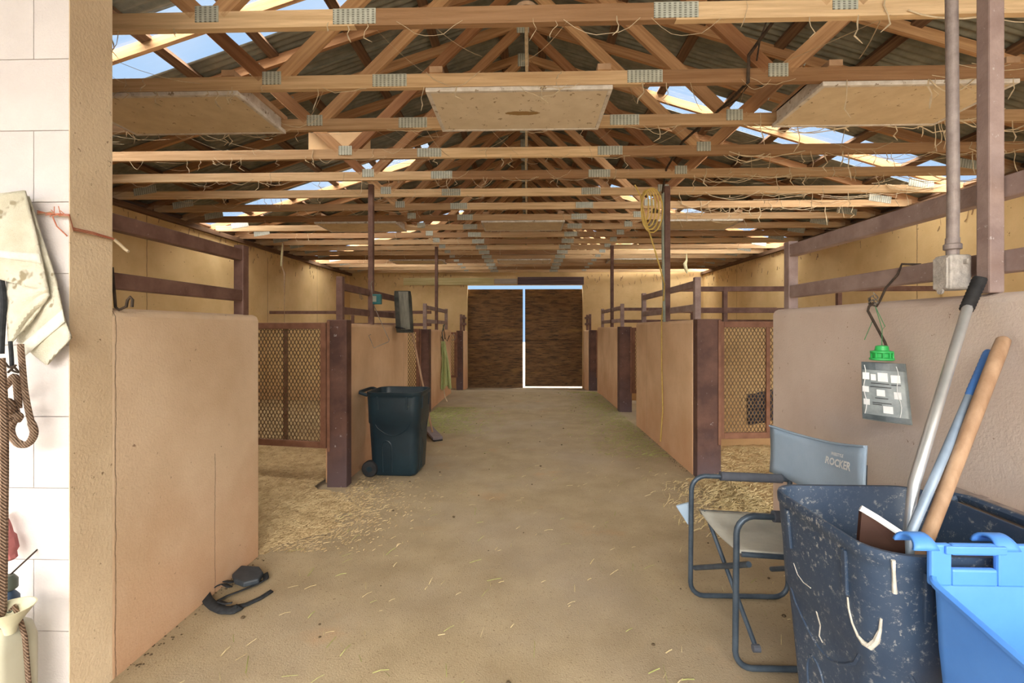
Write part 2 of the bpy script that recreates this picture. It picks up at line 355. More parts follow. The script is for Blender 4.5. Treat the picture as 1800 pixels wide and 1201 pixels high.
# front wall left of the aisle: painted block with recessed joints, tan return face
fw = struct_empty('wall_front')
MB().box(-6.0, XL - .004, 1.676, 1.845, -.02, 3.6).obj('mortar_core', M_mortar, fw)
zc = [-.02] + [z for z in [.05 + .262 * k for k in range(0, 14)]]
for k in range(1, len(zc)):
    xe = XL - .002
    cuts = [xe, -1.805 if k % 2 else -1.94, -2.33 if k % 2 else -2.46, -6.0]
    for a in range(3):
        x1, x0 = cuts[a], cuts[a + 1]; z0, z1 = zc[k - 1] + .0015, zc[k] - .0015
        o = mesh_obj('block', MB().box(-(x1 - x0) / 2 + .0015, (x1 - x0) / 2 - (.0015 if a else 0), -.009, .009, -(z1 - z0) / 2, (z1 - z0) / 2).mesh('block', M_front), fw, ((x0 + x1) / 2, 1.676, (z0 + z1) / 2))
o = MB().box(XL - .004, XL, 1.668, 1.845, -.02, 3.6).obj('return_face', M_pier_side, fw)

# ------------------------------------------------------------------ low stall walls, posts
def stall_wall(name, x0, x1, y0, y1, h, m):
    b = MB(); n = max(1, int((y1 - y0) / .5)); rings = []
    r = .035
    for i in range(n + 1):
        y = y0 + (y1 - y0) * i / n; g = fz(y) - .03
        rings.append([(x0, y, g), (x1, y, g), (x1, y, h - r), (x1 - r * .3, y, h - r * .3), (x1 - r, y, h), (x0 + r, y, h), (x0 + r * .3, y, h - r * .3), (x0, y, h - r)])
    return struct(b.rings(rings).obj(name, m, bevel=.01))
TH = .18
wl1 = stall_wall('wall_stall_left', XL - TH, XL, 1.84, 2.885, 1.505, M_wall_crack)
wl2 = stall_wall('wall_stall_left.001', XL - TH, XL, 4.27, 6.58, 1.47, M_wall)
wl3 = stall_wall('wall_stall_left.002', XL - TH, XL, 8.06, 10.4, 1.40, M_wall)
wl4 = stall_wall('wall_stall_left.003', XL - TH, XL, 12.25, YE, 1.36, M_wall)
wr1 = stall_wall('wall_stall_right', XR, XR + TH, .7, 3.13, 1.545, M_wall_daylit)
wr2 = stall_wall('wall_stall_right.001', XR, XR + TH, 4.615, 6.95, 1.508, M_wall)
wr3 = stall_wall('wall_stall_right.002', XR, XR + TH, 8.22, 10.72, 1.452, M_wall)
wr4 = stall_wall('wall_stall_right.003', XR, XR + TH, 12.2, YE, 1.38, M_wall)
pl = stall_wall('wall_partition_left', 0, 1, 0, 1, 1, M_wall); bpy.data.objects.remove(pl)
def cross_wall(name, x0, x1, y, h):
    return struct(MB().box(x0, x1, y - .09, y + .09, -.03, h).obj(name, M_wall_out, bevel=.012))
cross_wall('wall_partition_left', OL, XL - TH, 9.1, 1.42)
cross_wall('wall_partition_right', XR + TH, OR_, 5.75, 1.47)
cross_wall('wall_partition_right.001', XR + TH, OR_, 9.45, 1.44)
# steel end posts of the walls (parts of their wall): channel with hinge leaf
def end_post(parent, x0, x1, y0, y1, h, g=0.0):
    b = MB().box(x0, x1, y0, y1, g - .03, h)
    o = b.obj('steel_end_post', M_steel_post, parent, bevel=.008)
    xs_ = x0 if x1 < 0 else x1 - .035
    MB().box(xs_ + .004, xs_ + .031, y0 - .012, y0, g + .32, h - .01).obj('hinge_leaf', M_gate, parent, bevel=.003)
    return o
end_post(wl2, -1.785, -1.605, 4.15, 4.27, 1.50)
end_post(wl3, -1.80, -1.64, 7.87, 8.06, 1.41)
end_post(wl4, -1.80, -1.65, 12.03, 12.25, 1.37, -.15)
end_post(wr2, XR + .005, 1.845, 4.50, 4.615, 1.512)
end_post(wr3, XR - .03, 1.80, 8.05, 8.22, 1.455)
end_post(wr4, XR, 1.80, 11.95, 12.2, 1.385, -.15)

# ------------------------------------------------------------------ railings on top of the low walls
def railing(label, x, posts, zs, y0, y1, side, w=.05, h=.068, ptop=1.93, pbase=1.5, m=None, pw=.06):
    m = m or M_steel_dusty
    r = thing('stall_railing', label, 'railing', (x, y0, pbase), 'steel railings above the stall walls')
    for z in zs:
        n = 6; o = MB().box(-w / 2, w / 2, 0, y1 - y0, z - h / 2 - pbase, z + h / 2 - pbase).obj('rail', m, bevel=.006); child(o, r)
    for py in posts:
        o = MB().box(-pw / 2, pw / 2, py - y0 - pw / 2, py - y0 + pw / 2, -.02, ptop - pbase).obj('rail_post', m, bevel=.006); child(o, r)
    return r
railing('maroon steel double railing above the cracked left wall beside the hanging towel', -1.73, [2.80], (1.865, 1.62), 1.845, 2.80, -1, ptop=1.925, pbase=1.50, m=M_steel)
railing('maroon steel double railing carrying the dusty black mat and teal box', -1.73, [4.32, 6.50], (1.815, 1.59), 4.32, 6.50, -1, ptop=1.905, pbase=1.465, m=M_steel)
railing('small steel double railing above the green net, near the left plywood door', -1.73, [7.97, 10.1], (1.79, 1.55), 7.97, 10.1, -1, ptop=1.85, pbase=1.395, m=M_steel_dusty)
railing('thick dusty steel double railing over the pale wall behind the folding chair', 1.69, [3.05], (1.915, 1.655), .8, 3.05, 1, h=.078, ptop=1.975, pbase=1.54)
railing('dusty steel double railing crossed by the yellow cord on the right', 1.69, [4.70, 6.80], (1.865, 1.63), 4.70, 6.80, 1, ptop=1.93, pbase=1.505)
railing('farthest dusty steel double railing on the right, near the right plywood door', 1.69, [8.32, 10.45], (1.79, 1.565), 8.32, 10.45, 1, ptop=1.86, pbase=1.448)
def cross_rail(label, x0, x1, y, zs, posts, base):
    r = thing('partition_railing', label, 'railing', ((x0 + x1) / 2, y, base), 'steel railings across the stalls'); c = (x0 + x1) / 2
    for z in zs: child(MB().box(x0 - c, x1 - c, -.02, .02, z - .03 - base, z + .03 - base).obj('rail', M_steel, bevel=.004), r)
    for px in posts: child(MB().box(px - c - .025, px - c + .025, -.025, .025, -.02, max(zs) - base + .03).obj('rail_post', M_steel, bevel=.004), r)
cross_rail('long steel railing across the back of the left stall, seen above the left mesh gate', OL, XL - TH, 9.1, (1.74, 1.50), [-3.4], 1.41)
cross_rail('nearer steel railing across the right stalls, seen above the right mesh gate', XR + TH + .03, OR_, 5.75, (1.90, 1.64), [3.75, 2.4], 1.46)
cross_rail('farther steel railing across the right stalls, left of the slim post with the cord', XR + TH + .03, OR_, 9.45, (1.81, 1.57), [3.3], 1.43)
# small rails by the end wall
for nm, x, lab in (('left', -1.72, 'rusty stub railing on the last wall left of the plywood doors'), ('right', 1.67, 'rusty stub railing on the last wall right of the plywood doors')):
    railing(lab, x, [12.35, 12.9], (1.72, 1.55), 12.35, 13.28, 1, w=.05, h=.06, ptop=1.80, pbase=1.36, m=M_steel)

# ------------------------------------------------------------------ mesh gates
def gate_mesh_panel(wd, ht, cell=.024):
    b = MB(); k = 1.75; t = .0032
    def clip(x0, z0, sgn):
        pts = []
        for s_ in range(2): pass
        # line x = x0 + sgn*z/k
        za = 0.0; zb = ht; xa = x0; xb = x0 + sgn * ht / k
        def cl(za, xa, zb, xb):
            for lim, low in ((0, True), (wd, False)):
                if xa == xb: continue
                if (xa < 0 and low) or (xa > wd and not low):
                    u = (lim - xa) / (xb - xa); za += (zb - za) * u; xa = lim
                if (xb < 0 and low) or (xb > wd and not low):
                    u = (lim - xa) / (xb - xa); zb = za + (zb - za) * u; xb = lim
            return za, xa, zb, xb
        if max(xa, xb) <= 0 or min(xa, xb) >= wd: return
        za, xa, zb, xb = cl(za, xa, zb, xb)
        if abs(zb - za) > .01: b.bar((xa, 0, za), (xb, 0, zb), .0085, .003, (0, 1, 0))
    n = int((wd + ht / k) / cell) + 2
    for i in range(n):
        clip(i * cell - ht / k, 0, 1); clip(i * cell, 0, -1)
    return b
def gate(label, hinge, wd, z0, z1, ang, mid, cell=.037):
    """hinge = (x, y); gate leaf runs along local +x, turned by ang"""
    g = thing('stall_gate', label, 'gate', (hinge[0], hinge[1], z0), 'mesh stall gates'); g.rotation_euler = (0, 0, ang)
    H = z1 - z0; f = .058
    child(MB().box(0, f, -.018, .018, 0, H).obj('frame_stile', M_gate, bevel=.004), g)
    child(MB().box(wd - f, wd, -.018, .018, 0, H).obj('frame_stile', M_gate, bevel=.004), g)
    child(MB().box(f, wd - f, -.018, .018, 0, f).obj('frame_rail', M_gate, bevel=.004), g)
    child(MB().box(f, wd - f, -.018, .018, H - f, H).obj('frame_rail', M_gate, bevel=.004), g)
    child(MB().box(mid - .02, mid + .02, -.022, -.004, f, H - f).obj('middle_bar', M_gate, bevel=.003), g)
    o = gate_mesh_panel(wd - 2 * f, H - 2 * f, cell).obj('expanded_mesh', M_meshmetal); o.location = (f, .006, f); child(o, g); o['kind'] = 'stuff'
    for hz in (.10, H * .5, H - .12):
        child(MB().lathe([(.012, -.045), (.012, .045)], 8, (-.014, -.015, hz)).obj('hinge', M_iron), g)
gate('open mesh gate on the left, hinged on the maroon post before the dark bin', (-1.80, 4.19), 1.12, .34, 1.475, PI - .16, .43)
gate('open mesh gate on the right, hinged on the maroon post behind the folding chair', (1.86, 4.62), 1.15, .35, 1.49, .10, .50)
gate('narrow-looking mesh gate behind the broom handle on the left', (-1.812, 7.93), 1.1, .30, 1.42, PI - .1, .5, .04)
gate('mesh gate seen edge on between the second and third right walls', (1.83, 8.2), 1.1, .30, 1.44, .12, .5, .04)
gate('farthest mesh gate on the left, beyond the green net', (-1.81, 12.15), 1.05, .15, 1.33, PI - .25, .5, .05)
gate('farthest mesh gate on the right, close to the plywood doors', (1.815, 12.1), 1.05, .15, 1.35, .25, .5, .05)

# ------------------------------------------------------------------ sliding plywood doors at the far end
DY = YE + .24
xm0, xm1 = atY(919, 600, DY).x, atY(923, 600, DY).x
for i, (x0, x1) in enumerate(((-1.95, xm0), (xm1, 1.9))):
    d = struct_empty('door_%d' % (i + 1), ((x0 + x1) / 2, DY, -.24)); wd = x1 - x0
    zs = ((0, 1.305), (1.325, 2.80))
    for za, zb in zs:
        child(MB().box(-wd / 2, wd / 2, -.01, .01, za + (.0 if za == 0 and i else (-.06 if za == 0 else 0)), zb).obj('plywood_panel', M_ply_door), d)
    child(MB().box(-wd / 2, wd / 2, .012, .03, 1.25, 1.37).obj('seam_batten', M_purlin), d)
    for xx in (-wd / 2 + .06, wd / 2 - .06):
        child(MB().box(xx - .04, xx + .04, .012, .05, 0.02, 2.79).obj('door_stile', M_purlin), d)

# ------------------------------------------------------------------ roof: purlins and corrugated sheets, with an added unseen run over the front
XC = -.035; SPAN = 4.98
RISE = 1.60; SLOPE = RISE / SPAN
ZR = HB + .05 + RISE            # ridge (centreline of top chords)
ang = math.atan(SLOPE)
roof = struct_empty('ceiling')
def deck(x, off=0.0): return ZR + .05 + off - SLOPE * abs(x - XC)
k = 0
for sgn in (-1, 1):
    for j in range(8):
        d = .22 + .70 * j; x = XC + sgn * d
        o = mesh_obj('purlin', MB().box(-.045, .045, -11.8, 5.65, -.019, .019).mesh('purlin', M_purlin) if k == 0 else pm, roof, (x, 7.95, deck(x, .018)), (0, sgn * ang, 0))
        pm = o.data; k += 1
SW = .61; Y0 = 3.505
L_ = (SPAN + .35) / math.cos(ang)
b = MB(); nw = 9 * 6
b.add([(u, (i / nw) * (SW + .03) - .015, .009 * math.sin(2 * PI * i / 6)) for u in (0, L_ * .5, L_) for i in range(nw + 1)],
      [(j * (nw + 1) + i, j * (nw + 1) + i + 1, (j + 1) * (nw + 1) + i + 1, (j + 1) * (nw + 1) + i) for j in range(2) for i in range(nw)])
sheet_me = b.mesh('roof_sheet', M_roof, True)
def part_sheet(u0, u1, nm, mm):
    q = MB(); q.add([(u, (i / nw) * (SW + .03) - .015, .009 * math.sin(2 * PI * i / 6)) for u in (u0, u1) for i in range(nw + 1)], [(i, i + 1, nw + 2 + i, nw + 1 + i) for i in range(nw)])
    return q.mesh(nm, mm, True)
top_me = part_sheet(0, 1.56, 'roof_sheet_upper', M_roof); clear_me = part_sheet(1.5, L_, 'clear_sheet', M_clear)
for sgn in (-1, 1):
    for i in range(-12, 17):  # rows ahead of front wall added out of view to block overhead light
        clear = (i in (0, 6, 12)) if sgn < 0 else (i in (3, 9, 15))
        o = mesh_obj('skylight_sheet' if clear else 'roof_sheet', clear_me if clear else sheet_me, roof)
        off = .003 * (i % 2)
        if sgn > 0: o.rotation_euler = (0, ang, 0); o.location = (XC, Y0 + SW * i, ZR + .05 + .048 + off)
        else: o.rotation_euler = (0, ang, PI); o.location = (XC, Y0 + SW * (i + 1), ZR + .05 + .048 + off)
        if clear:
            t_ = o.copy(); t_.data = top_me; t_.name = 'roof_sheet'; COL.objects.link(t_); t_.location.z += .004
        if clear: o['label'] = 'clear roof sheet letting in the sky'
o = MB().bar((XC, -3.8, ZR + .12), (XC, 13.9, ZR + .12), .30, .012).obj('ridge_cap', M_roof, roof)

# ------------------------------------------------------------------ roof trusses
TY = [2.44 + .63 * i for i in range(18)]
CH, CT = .089, .038
def wood_mesh(L, m=None, h=CH, t=CT): return MB().box(-L / 2, L / 2, -t / 2, t / 2, -h / 2, h / 2).mesh('timber', m or M_truss)
def seg(name, parent, p0, p1, m, h=CH, yo=0.0):
    p0, p1 = Vector(p0), Vector(p1); d = p1 - p0; L = d.length
    o = mesh_obj(name, wood_mesh(L, m, h), parent, ((p0.x + p1.x) / 2, yo, (p0.y + p1.y) / 2), (0, -math.atan2(d.y, d.x), 0))
    return o
NODE = 1.645
PLATE_T = .004
def plate(parent, x, z, wd, ht, rot=0.0):
    me = MB().box(-wd / 2, wd / 2, -PLATE_T / 2, PLATE_T / 2, -ht / 2, ht / 2).mesh('plate', M_plate)
    return mesh_obj('truss_plate', me, parent, (x, -CT / 2 - PLATE_T / 2, z), (0, rot, 0))
t0 = thing('roof_truss', '', 'truss', (XC, TY[0], HB), 'timber roof trusses')
zc0 = CH / 2
# bottom chord in three lengths joined at the splice plates
sL, sR = -.86, .80
seg('bottom_chord', t0, (-5.0, zc0), (sL, zc0), M_truss); seg('bottom_chord', t0, (sL + .002, zc0), (sR, zc0), M_truss); seg('bottom_chord', t0, (sR + .002, zc0), (5.0, zc0), M_truss)
for sgn in (-1, 1):
    seg('top_chord', t0, (sgn * 5.25, .05 - SLOPE * .27 + .045), (sgn * .02, .05 + RISE - .006 + .045 - .045), M_web)
    n0 = (sgn * NODE, CH + .02)
    seg('web', t0, (sgn * (NODE - .06), CH), (sgn * .06, RISE - .03), M_web)
    seg('web', t0, (sgn * (NODE + .06), CH), (sgn * 2.50, .05 + RISE - SLOPE * 2.5 - .03), M_web)
    plate(t0, sgn * NODE, CH * .85, .125, .085)
    plate(t0, sgn * 2.5, .05 + RISE - SLOPE * 2.5, .12, .08, sgn * ang)
    plate(t0, sgn * 4.6, .10, .28, .09, sgn * ang * .5)
plate(t0, sL, zc0 + .004, .225, .080); plate(t0, sR, zc0 + .004, .225, .080)
plate(t0, 0, RISE + .01, .13, .15)
def truss_label(i):
    if i == 0: return 'nearest pale timber roof truss, its beam crossing the top of the frame'
    if i == 17: return 'last timber roof truss, tight against the end wall above the plywood doors'
    return ORD[i] + ' timber roof truss counted from the front'
trusses = [t0]; t0['label'] = truss_label(0)
for i in range(1, 18):
    r = t0.copy(); COL.objects.link(r); r.location = (XC, TY[i], HB); r['label'] = truss_label(i)
    for chd in list(t0.children):
        c = chd.copy(); COL.objects.link(c); c.parent = r
    trusses.append(r)
# plates of timber on top of the outer walls
for nm, x in (('trim_4', OL - .02), ('trim_5', OR_ + .02)):
    struct(MB().box(x - .09, x + .09, 2.0, YE, 2.93, 2.999).obj(nm, M_purlin))

# ------------------------------------------------------------------ fluorescent light panels between the trusses
def light(cx, i, label, dm):
    y0, y1 = TY[i] - .02, TY[i + 1] - .02; yc = (y0 + y1) / 2; D = (y1 - y0) / 2; W = .61
    g = thing('ceiling_light', label, 'light', (cx, yc, HB - .03), 'box lights under the trusses')
    fr = .028
    for a in ((-W, W, -D, -D + fr), (-W, W, D - fr, D)): child(MB().box(a[0], a[1], a[2], a[3], 0, .028).obj('frame_edge', M_lightframe, bevel=.004), g)
    for a in ((-W, -W + fr, -D + fr, D - fr), (W - fr, W, -D + fr, D - fr)): child(MB().box(*a, 0, .028).obj('frame_edge', M_lightframe, bevel=.004), g)
    child(MB().box(-W + fr, W - fr, -D + fr, D - fr, .004, .012).obj('diffuser', dm), g)
    b = MB()
    child(MB().box(-W + .03, W - .03, -D + .055, D - .02, .029, .13).obj('housing', M_lightframe), g)
    for xx in (-W + .03, W - .1):
        child(MB().box(xx, xx + .085, -D - .015, D + .05, .03 + CH, .03 + CH + .038).obj('support_block', M_dusty_wood), g)
for i, rn in ((1, 'front'), (7, 'second'), (13, 'farthest')):
    light(-.05, i, {1: 'white framed box light over the aisle with a torn brown patch', 7: 'middle box light of the second row, above the aisle centre', 13: 'farthest box light over the aisle, close to the plywood doors'}[i], M_diffuser_patch if i == 1 else M_diffuser)
    light(-2.52, i, {1: 'large yellowed box light beside the tan pier, top left', 7: 'left box light of the second row, behind the slim left post', 13: 'left box light of the farthest row'}[i], M_diffuser)
    light(2.50, i, {1: 'large yellowed box light behind the upright conduit, top right', 7: 'right box light of the second row, behind the slim right post', 13: 'right box light of the farthest row'}[i], M_diffuser)

# ------------------------------------------------------------------ slim steel roof posts
def roof_post(label, x, y, z0, z1, wdt=.055, m=None):
    o = MB().box(-wdt / 2, wdt / 2, -wdt / 2, wdt / 2, 0, z1 - z0).obj('roof_post', m or M_steel, bevel=.005); o.location = (x, y, z0)
    return tag(o, label, 'post', 'slim steel roof posts')
roof_post('slim steel roof post rising from the left wall beside the teal box', -1.70, 5.10, 1.465, 3.0)
roof_post('slim steel roof post rising from the right wall beside the yellow cord', 1.60 + .04, 5.53, 1.505, 3.08, .065)
roof_post('farther slim steel roof post on the left, above the green net', -1.72, 8.95, 1.395, 2.99)
roof_post('farther slim steel roof post on the right', 1.68, 9.25, 1.448, 3.05, .06)
o = MB().box(-.026, .026, -.026, .026, 0, 1.46).obj('roof_post', M_steel_dusty, bevel=.006); o.location = (1.635, 1.705, 1.545)
tag(o, 'thick maroon steel post on the pale right wall next to the conduit', 'post')
# ------------------------------------------------------------------ conduit and electrical box
eb = thing('electrical_box', 'dusty cast metal switch box on the right railing with conduit above', 'box', (1.60, 1.80, 1.628))
b = MB().box(-.05, .03, -.035, .035, -.065, .065); child(b.obj('box_body', M_box, bevel=.008), eb)
child(MB().box(-.058, -.05, -.03, .03, -.06, .055).obj('box_cover', M_box, bevel=.003), eb)
child(MB().lathe([(.012, -.004), (.012, .004)], 10, (-.054, 0, -.068), 'x').obj('cover_tab', M_box), eb)
child(MB().lathe([(.02, .06), (.02, .085), (.028, .088), (.028, .105), (.022, .11), (.022, .13)], 12, (-.01, 0, 0)).obj('conduit_fitting', M_conduit, smooth=True), eb)
child(MB().tube([(-.01, 0, .10), (-.012, -.005, .3), (-.02, -.01, .7), (-.025, -.012, 1.1), (-.03, -.015, 1.36)], .0195, 10).obj('conduit', M_conduit, smooth=True), eb)
for sy in (-1, 1): child(MB().box(-.004, .004, sy * .035, sy * .05, .03, .045).obj('lug', M_box), eb)
# grey green conduit beside the right slim post
o = MB().tube([(1.585, 5.50, 3.0), (1.585, 5.5, 2.4), (1.60, 5.49, 1.5)], .016, 8).obj('conduit_pipe', M_pvc, smooth=True)
tag(o, 'thin grey green conduit strapped along the slim right roof post', 'pipe')
# pipe along the pale wall
o = MB().tube([(1.575, .75, .81), (1.575, 1.86, .815)], .024, 10).obj('wall_pipe', M_conduit, smooth=True)
tag(o, 'grey steel pipe along the pale wall behind the navy bin', 'pipe')
for yy in (.9, 1.7): MB().box(1.57, XR, yy - .015, yy + .015, .80, .83).obj('pipe_bracket', M_conduit, o)

# ------------------------------------------------------------------ wheeled bins
def rrect(hx, hy, r, z, n=7):
    pts = []
    for cx, cy, a0 in ((hx - r, hy - r, 0), (-hx + r, hy - r, PI / 2), (-hx + r, -hy + r, PI), (hx - r, -hy + r, 3 * PI / 2)):
        for k in range(n): a = a0 + PI / 2 * k / (n - 1); pts.append((cx + r * math.cos(a), cy + r * math.sin(a), z))
    return pts
def bin_(label, loc, rot, m, tx, ty, bx, by, H, wheels=True):
    g = thing('wheeled_bin', label, 'bin', loc); g.rotation_euler = (0, 0, rot)
    def dims(t): return bx + (tx - bx) * t, by + (ty - by) * t
    rings = [rrect(bx - .02, by - .02, .06, .012), rrect(bx, by, .07, .035)]
    for t in (.25, .5, .62): rings.append(rrect(*dims(t), .08, H * t))
    a_, c_ = dims(.64); rings.append(rrect(a_ + .008, c_ + .008, .085, H * .64))
    for t in (.8, .93): a_, c_ = dims(t); rings.append(rrect(a_ + .006, c_ + .006, .09, H * t))
    rings += [rrect(tx + .004, ty + .004, .095, H * .955), rrect(tx + .009, ty + .009, .10, H * .962), rrect(tx + .010, ty + .010, .10, H * .99), rrect(tx + .006, ty + .012, .10, H),
              rrect(tx - .002, ty - .002, .09, H), rrect(tx - .008, ty - .008, .088, H * .985)]
    for t in (.7, .4, .1): a_, c_ = dims(t); rings.append(rrect(a_ - .008, c_ - .008, .075, H * t))
    rings.append(rrect(bx - .03, by - .03, .05, .05))
    child(MB().rings(rings).obj('bin_body', m, smooth=True), g)
    # moulded relief: upright ribs under the rim, arched panel and a swept line on each broad face
    for sx, ax in ((-1, 'x'), (1, 'x'), (-1, 'y'), (1, 'y')):
        def P(u, z, o=-.003):
            t = z / H; hx, hy = dims(t)
            return (sx * (hx + o), u * hy, z) if ax == 'x' else (u * hx, sx * (hy + o), z)
        arch = [P(-.45, H * .06), P(-.45, H * .3)] + [P(-.25 - .2 * math.cos(a), H * (.34 + .09 * math.sin(a))) for a in [PI * q / 8 for q in range(9)]] + [P(-.05, H * .3), P(-.05, H * .06)]
        child(MB().tube(arch, .008, 6).obj('moulded_arch', m, smooth=True), g)
        swp = [P(-.75, H * .66)] + [P(-.75 + 1.5 * q / 10, H * (.62 - .13 * math.sin(PI * q / 10))) for q in range(1, 10)] + [P(.75, H * .66)]
        child(MB().tube(swp, .0065, 6).obj('moulded_line', m, smooth=True), g)
        for u in (-.55, .55):
            p, q = P(u, H * .80, .005), P(u, H * .95, .004)
            child(MB().bar(p, q, .018, .02, (0, 1, 0) if ax == 'x' else (1, 0, 0)).obj('rib', m, bevel=.003), g)
    # handle and wheels on the -x side
    hy = ty * .75
    child(MB().tube([(-tx + .0, -hy, H * .955), (-tx - .075, -hy, H * .985), (-tx - .085, -hy * .8, H * .99), (-tx - .085, hy * .8, H * .99), (-tx - .075, hy, H * .985), (-tx, hy, H * .955)], .016, 8).obj('grab_handle', m, smooth=True), g)
    if wheels:
        for sy in (-1, 1):
            wv = MB().lathe([(.01, -.03), (.07, -.03), (.078, -.02), (.078, .02), (.07, .03), (.01, .03)], 20, (-bx - .005, sy * (by - .01), .079), 'y').obj('wheel', M_black, smooth=True); child(wv, g)
            MB().lathe([(.028, -.034), (.028, .034)], 12, (-bx - .005, sy * (by - .01), .079), 'y').obj('hub', M_bin_teal, wv).matrix_parent_inverse = Matrix()
    return g
bin_('dark teal wheeled bin standing by the left wall in the aisle', (-1.26, 4.64, 0), -.04, M_bin_teal, .262, .235, .222, .20, .815)
bin_('large scuffed navy bin in the right foreground holding long handles', (1.15, 1.475, 0), PI, M_bin_navy, .262, .262, .205, .205, .85)
# caked white drips on the navy bin, laid on its surface
from mathutils.bvhtree import BVHTree
nbin = [o for o in bpy.data.objects if o.name.startswith('wheeled_bin')][-1]
body = [c for c in nbin.children if c.name.startswith('bin_body')][0]
mw = nbin.matrix_basis if False else Matrix.Translation(nbin.location) @ Matrix.Rotation(nbin.rotation_euler.z, 4, 'Z')
bvh = BVHTree.FromPolygons([mw @ v.co for v in body.data.vertices], [tuple(p.vertices) for p in body.data.polygons])
def hit(px, py, off=.003):
    d = Vector(ray(px, py)).normalized(); h = bvh.ray_cast(Vector((0, 0, CAMH)), d)
    return (h[0] - d * off) if h[0] else None
def drip(px, r):
    P = [hit(*p) for p in px]
    if None in P: return
    o = MB().tube([mw.inverted() @ p for p in P], r, 6).obj('caked_drip', M_cake, smooth=True, label='caked white drip'); o.parent = nbin
M_cake = mat('caked_feed', (.52, .50, .44), (.72, .70, .64), 40, 1, 0, .6, 100)
drip([(1490, 1050), (1492, 1070), (1498, 1095), (1508, 1118), (1518, 1130), (1530, 1137), (1540, 1128), (1547, 1108), (1549, 1088)], [.0025, .003, .003, .004, .007, .009, .008, .004, .003])
drip([(1570, 985), (1571, 1005), (1572, 1030), (1573, 1043)], [.005, .004, .005, .006])
drip([(1395, 990), (1402, 1010), (1412, 1024), (1425, 1034)], .0015)
drip([(1435, 1075), (1442, 1100), (1440, 1118), (1446, 1130)], .002)
drip([(1392, 1140), (1402, 1160), (1412, 1178), (1420, 1195)], [.003, .006, .005, .003])

# ------------------------------------------------------------------ blue over-the-rim feeder
g = thing('feed_tub', 'bright blue plastic feeder tub hooked on the rim of the navy bin', 'tub', (1.15, 1.17, .55)); gb = Vector((1.15, 1.17, .55))
FX0 = atY(1622, 1005, 1.165).x; FX1 = FX0 + .36; rim_z = atY(1625, 1006, 1.165).z
def fr(z, xa, xb, ya, yb, r=.045):
    hx, hy = (xb - xa) / 2, (yb - ya) / 2; cx, cy = (xa + xb) / 2, (ya + yb) / 2
    return [(p[0] + cx - gb.x, p[1] + cy - gb.y, z - gb.z) for p in rrect(hx, hy, r, z)]
def ins(z, d, e=0):
    return [(p[0], p[1], p[2] + .20 * (p[1] - .0) * max(0, (z - .5) / .3)) for p in fr(z, FX0 + d, FX1 - d, .70 + d * 1.6 + e, 1.168 - d * .15)]
rs = [ins(.46, .06), ins(.49, .03), ins(.66, .014), ins(rim_z - .014, .006), ins(rim_z - .013, -.004), ins(rim_z - .003, -.005), ins(rim_z, .0), ins(rim_z - .002, .010), ins(.66, .022), ins(.50, .04), ins(.475, .07)]
child(MB().rings(rs).obj('tub_body', M_blue, smooth=True), g)
def bx_(name, x0, x1, y0, y1, z0, z1, bev=.006): child(MB().box(x0 - gb.x, x1 - gb.x, y0 - gb.y, y1 - gb.y, z0 - gb.z, z1 - gb.z).obj(name, M_blue, bevel=bev), g)
# raised back with a hand slot and two rounded hooks over the bin rim
sx0, sx1 = atY(1668, 985, 1.165).x, atY(1748, 985, 1.165).x; zt_, zs0, zs1 = atY(1700, 955, 1.165).z, atY(1700, 975, 1.165).z, atY(1700, 998, 1.165).z
bx_('back_panel', FX0 + .012, sx0, 1.155, 1.172, rim_z - .03, zt_); bx_('back_panel', sx1, FX1 - .01, 1.155, 1.172, rim_z - .03, zt_)
bx_('slot_bridge', sx0, sx1, 1.155, 1.172, zs0, zt_); bx_('slot_sill', sx0, sx1, 1.155, 1.172, rim_z - .03, zs1)
bx_('slot_frame', sx0 - .02, sx1 + .015, 1.148, 1.156, zs0 + .006, zs0 + .026, .003)
for px in (1622, 1764):
    hx = atY(px, 950, 1.165).x - gb.x
    child(MB().grid(lambda u, v, hx=hx: (hx + (u - .5) * .06 * (1 - .3 * math.sin(v * PI)), -.014 + .030 - .030 * math.cos(v * PI), zt_ - gb.z - .015 + .026 * math.sin(v * PI)), 4, 10).obj('rim_hook', M_blue, smooth=True, solid=.008), g)
    child(MB().lathe([(.006, 0), (.006, .006)], 8, (hx, -.014, zt_ - gb.z - .01), 'y').obj('bolt', M_bluedark), g)

# ------------------------------------------------------------------ long handles standing in the navy bin
def pole(name, label, cat, pts, r, m, grip=None):
    t = thing(name, label, cat, tuple(pts[0])); base = Vector(pts[0])
    child(MB().tube([Vector(p) - base for p in pts], r, 12).obj('shaft', m, smooth=True), t)
    if grip:
        a, c, rr, gm, nm = grip
        n = 22; P = [Vector(a).lerp(Vector(c), i / n) - base for i in range(n + 1)]
        child(MB().tube(P, [rr * (1 + (.06 if i % 2 else -.02)) if 1 < i < n - 2 else rr * (.8 if i in (0, n) else 1) for i in range(n + 1)], 12).obj(nm, gm, smooth=True), t)
    return t
A1 = atY(1597, 945, 1.44); A2 = atY(1607, 850, 1.47); A3 = atY(1628, 780, 1.49); A0 = Vector((A1.x - .01, A1.y - .03, .10)); A4 = atX(1697, 548, 1.545); A5 = atX(1724, 487, 1.575)
pole('shovel', 'bent aluminium pole with black ribbed grip standing in the navy bin', 'tool', [A0, A1, A2.lerp(A1, .2), A2, A3, A3.lerp(A4, .3), A4.lerp(A5, .2)], .0155, M_alu, (A4, A5, .0205, M_black, 'grip'))
B1 = atY(1600, 940, 1.38); B0 = Vector((B1.x - .1, B1.y - .06, .12)); B3 = atX(1738, 618, 1.57); B2 = B1.lerp(B3, .72)
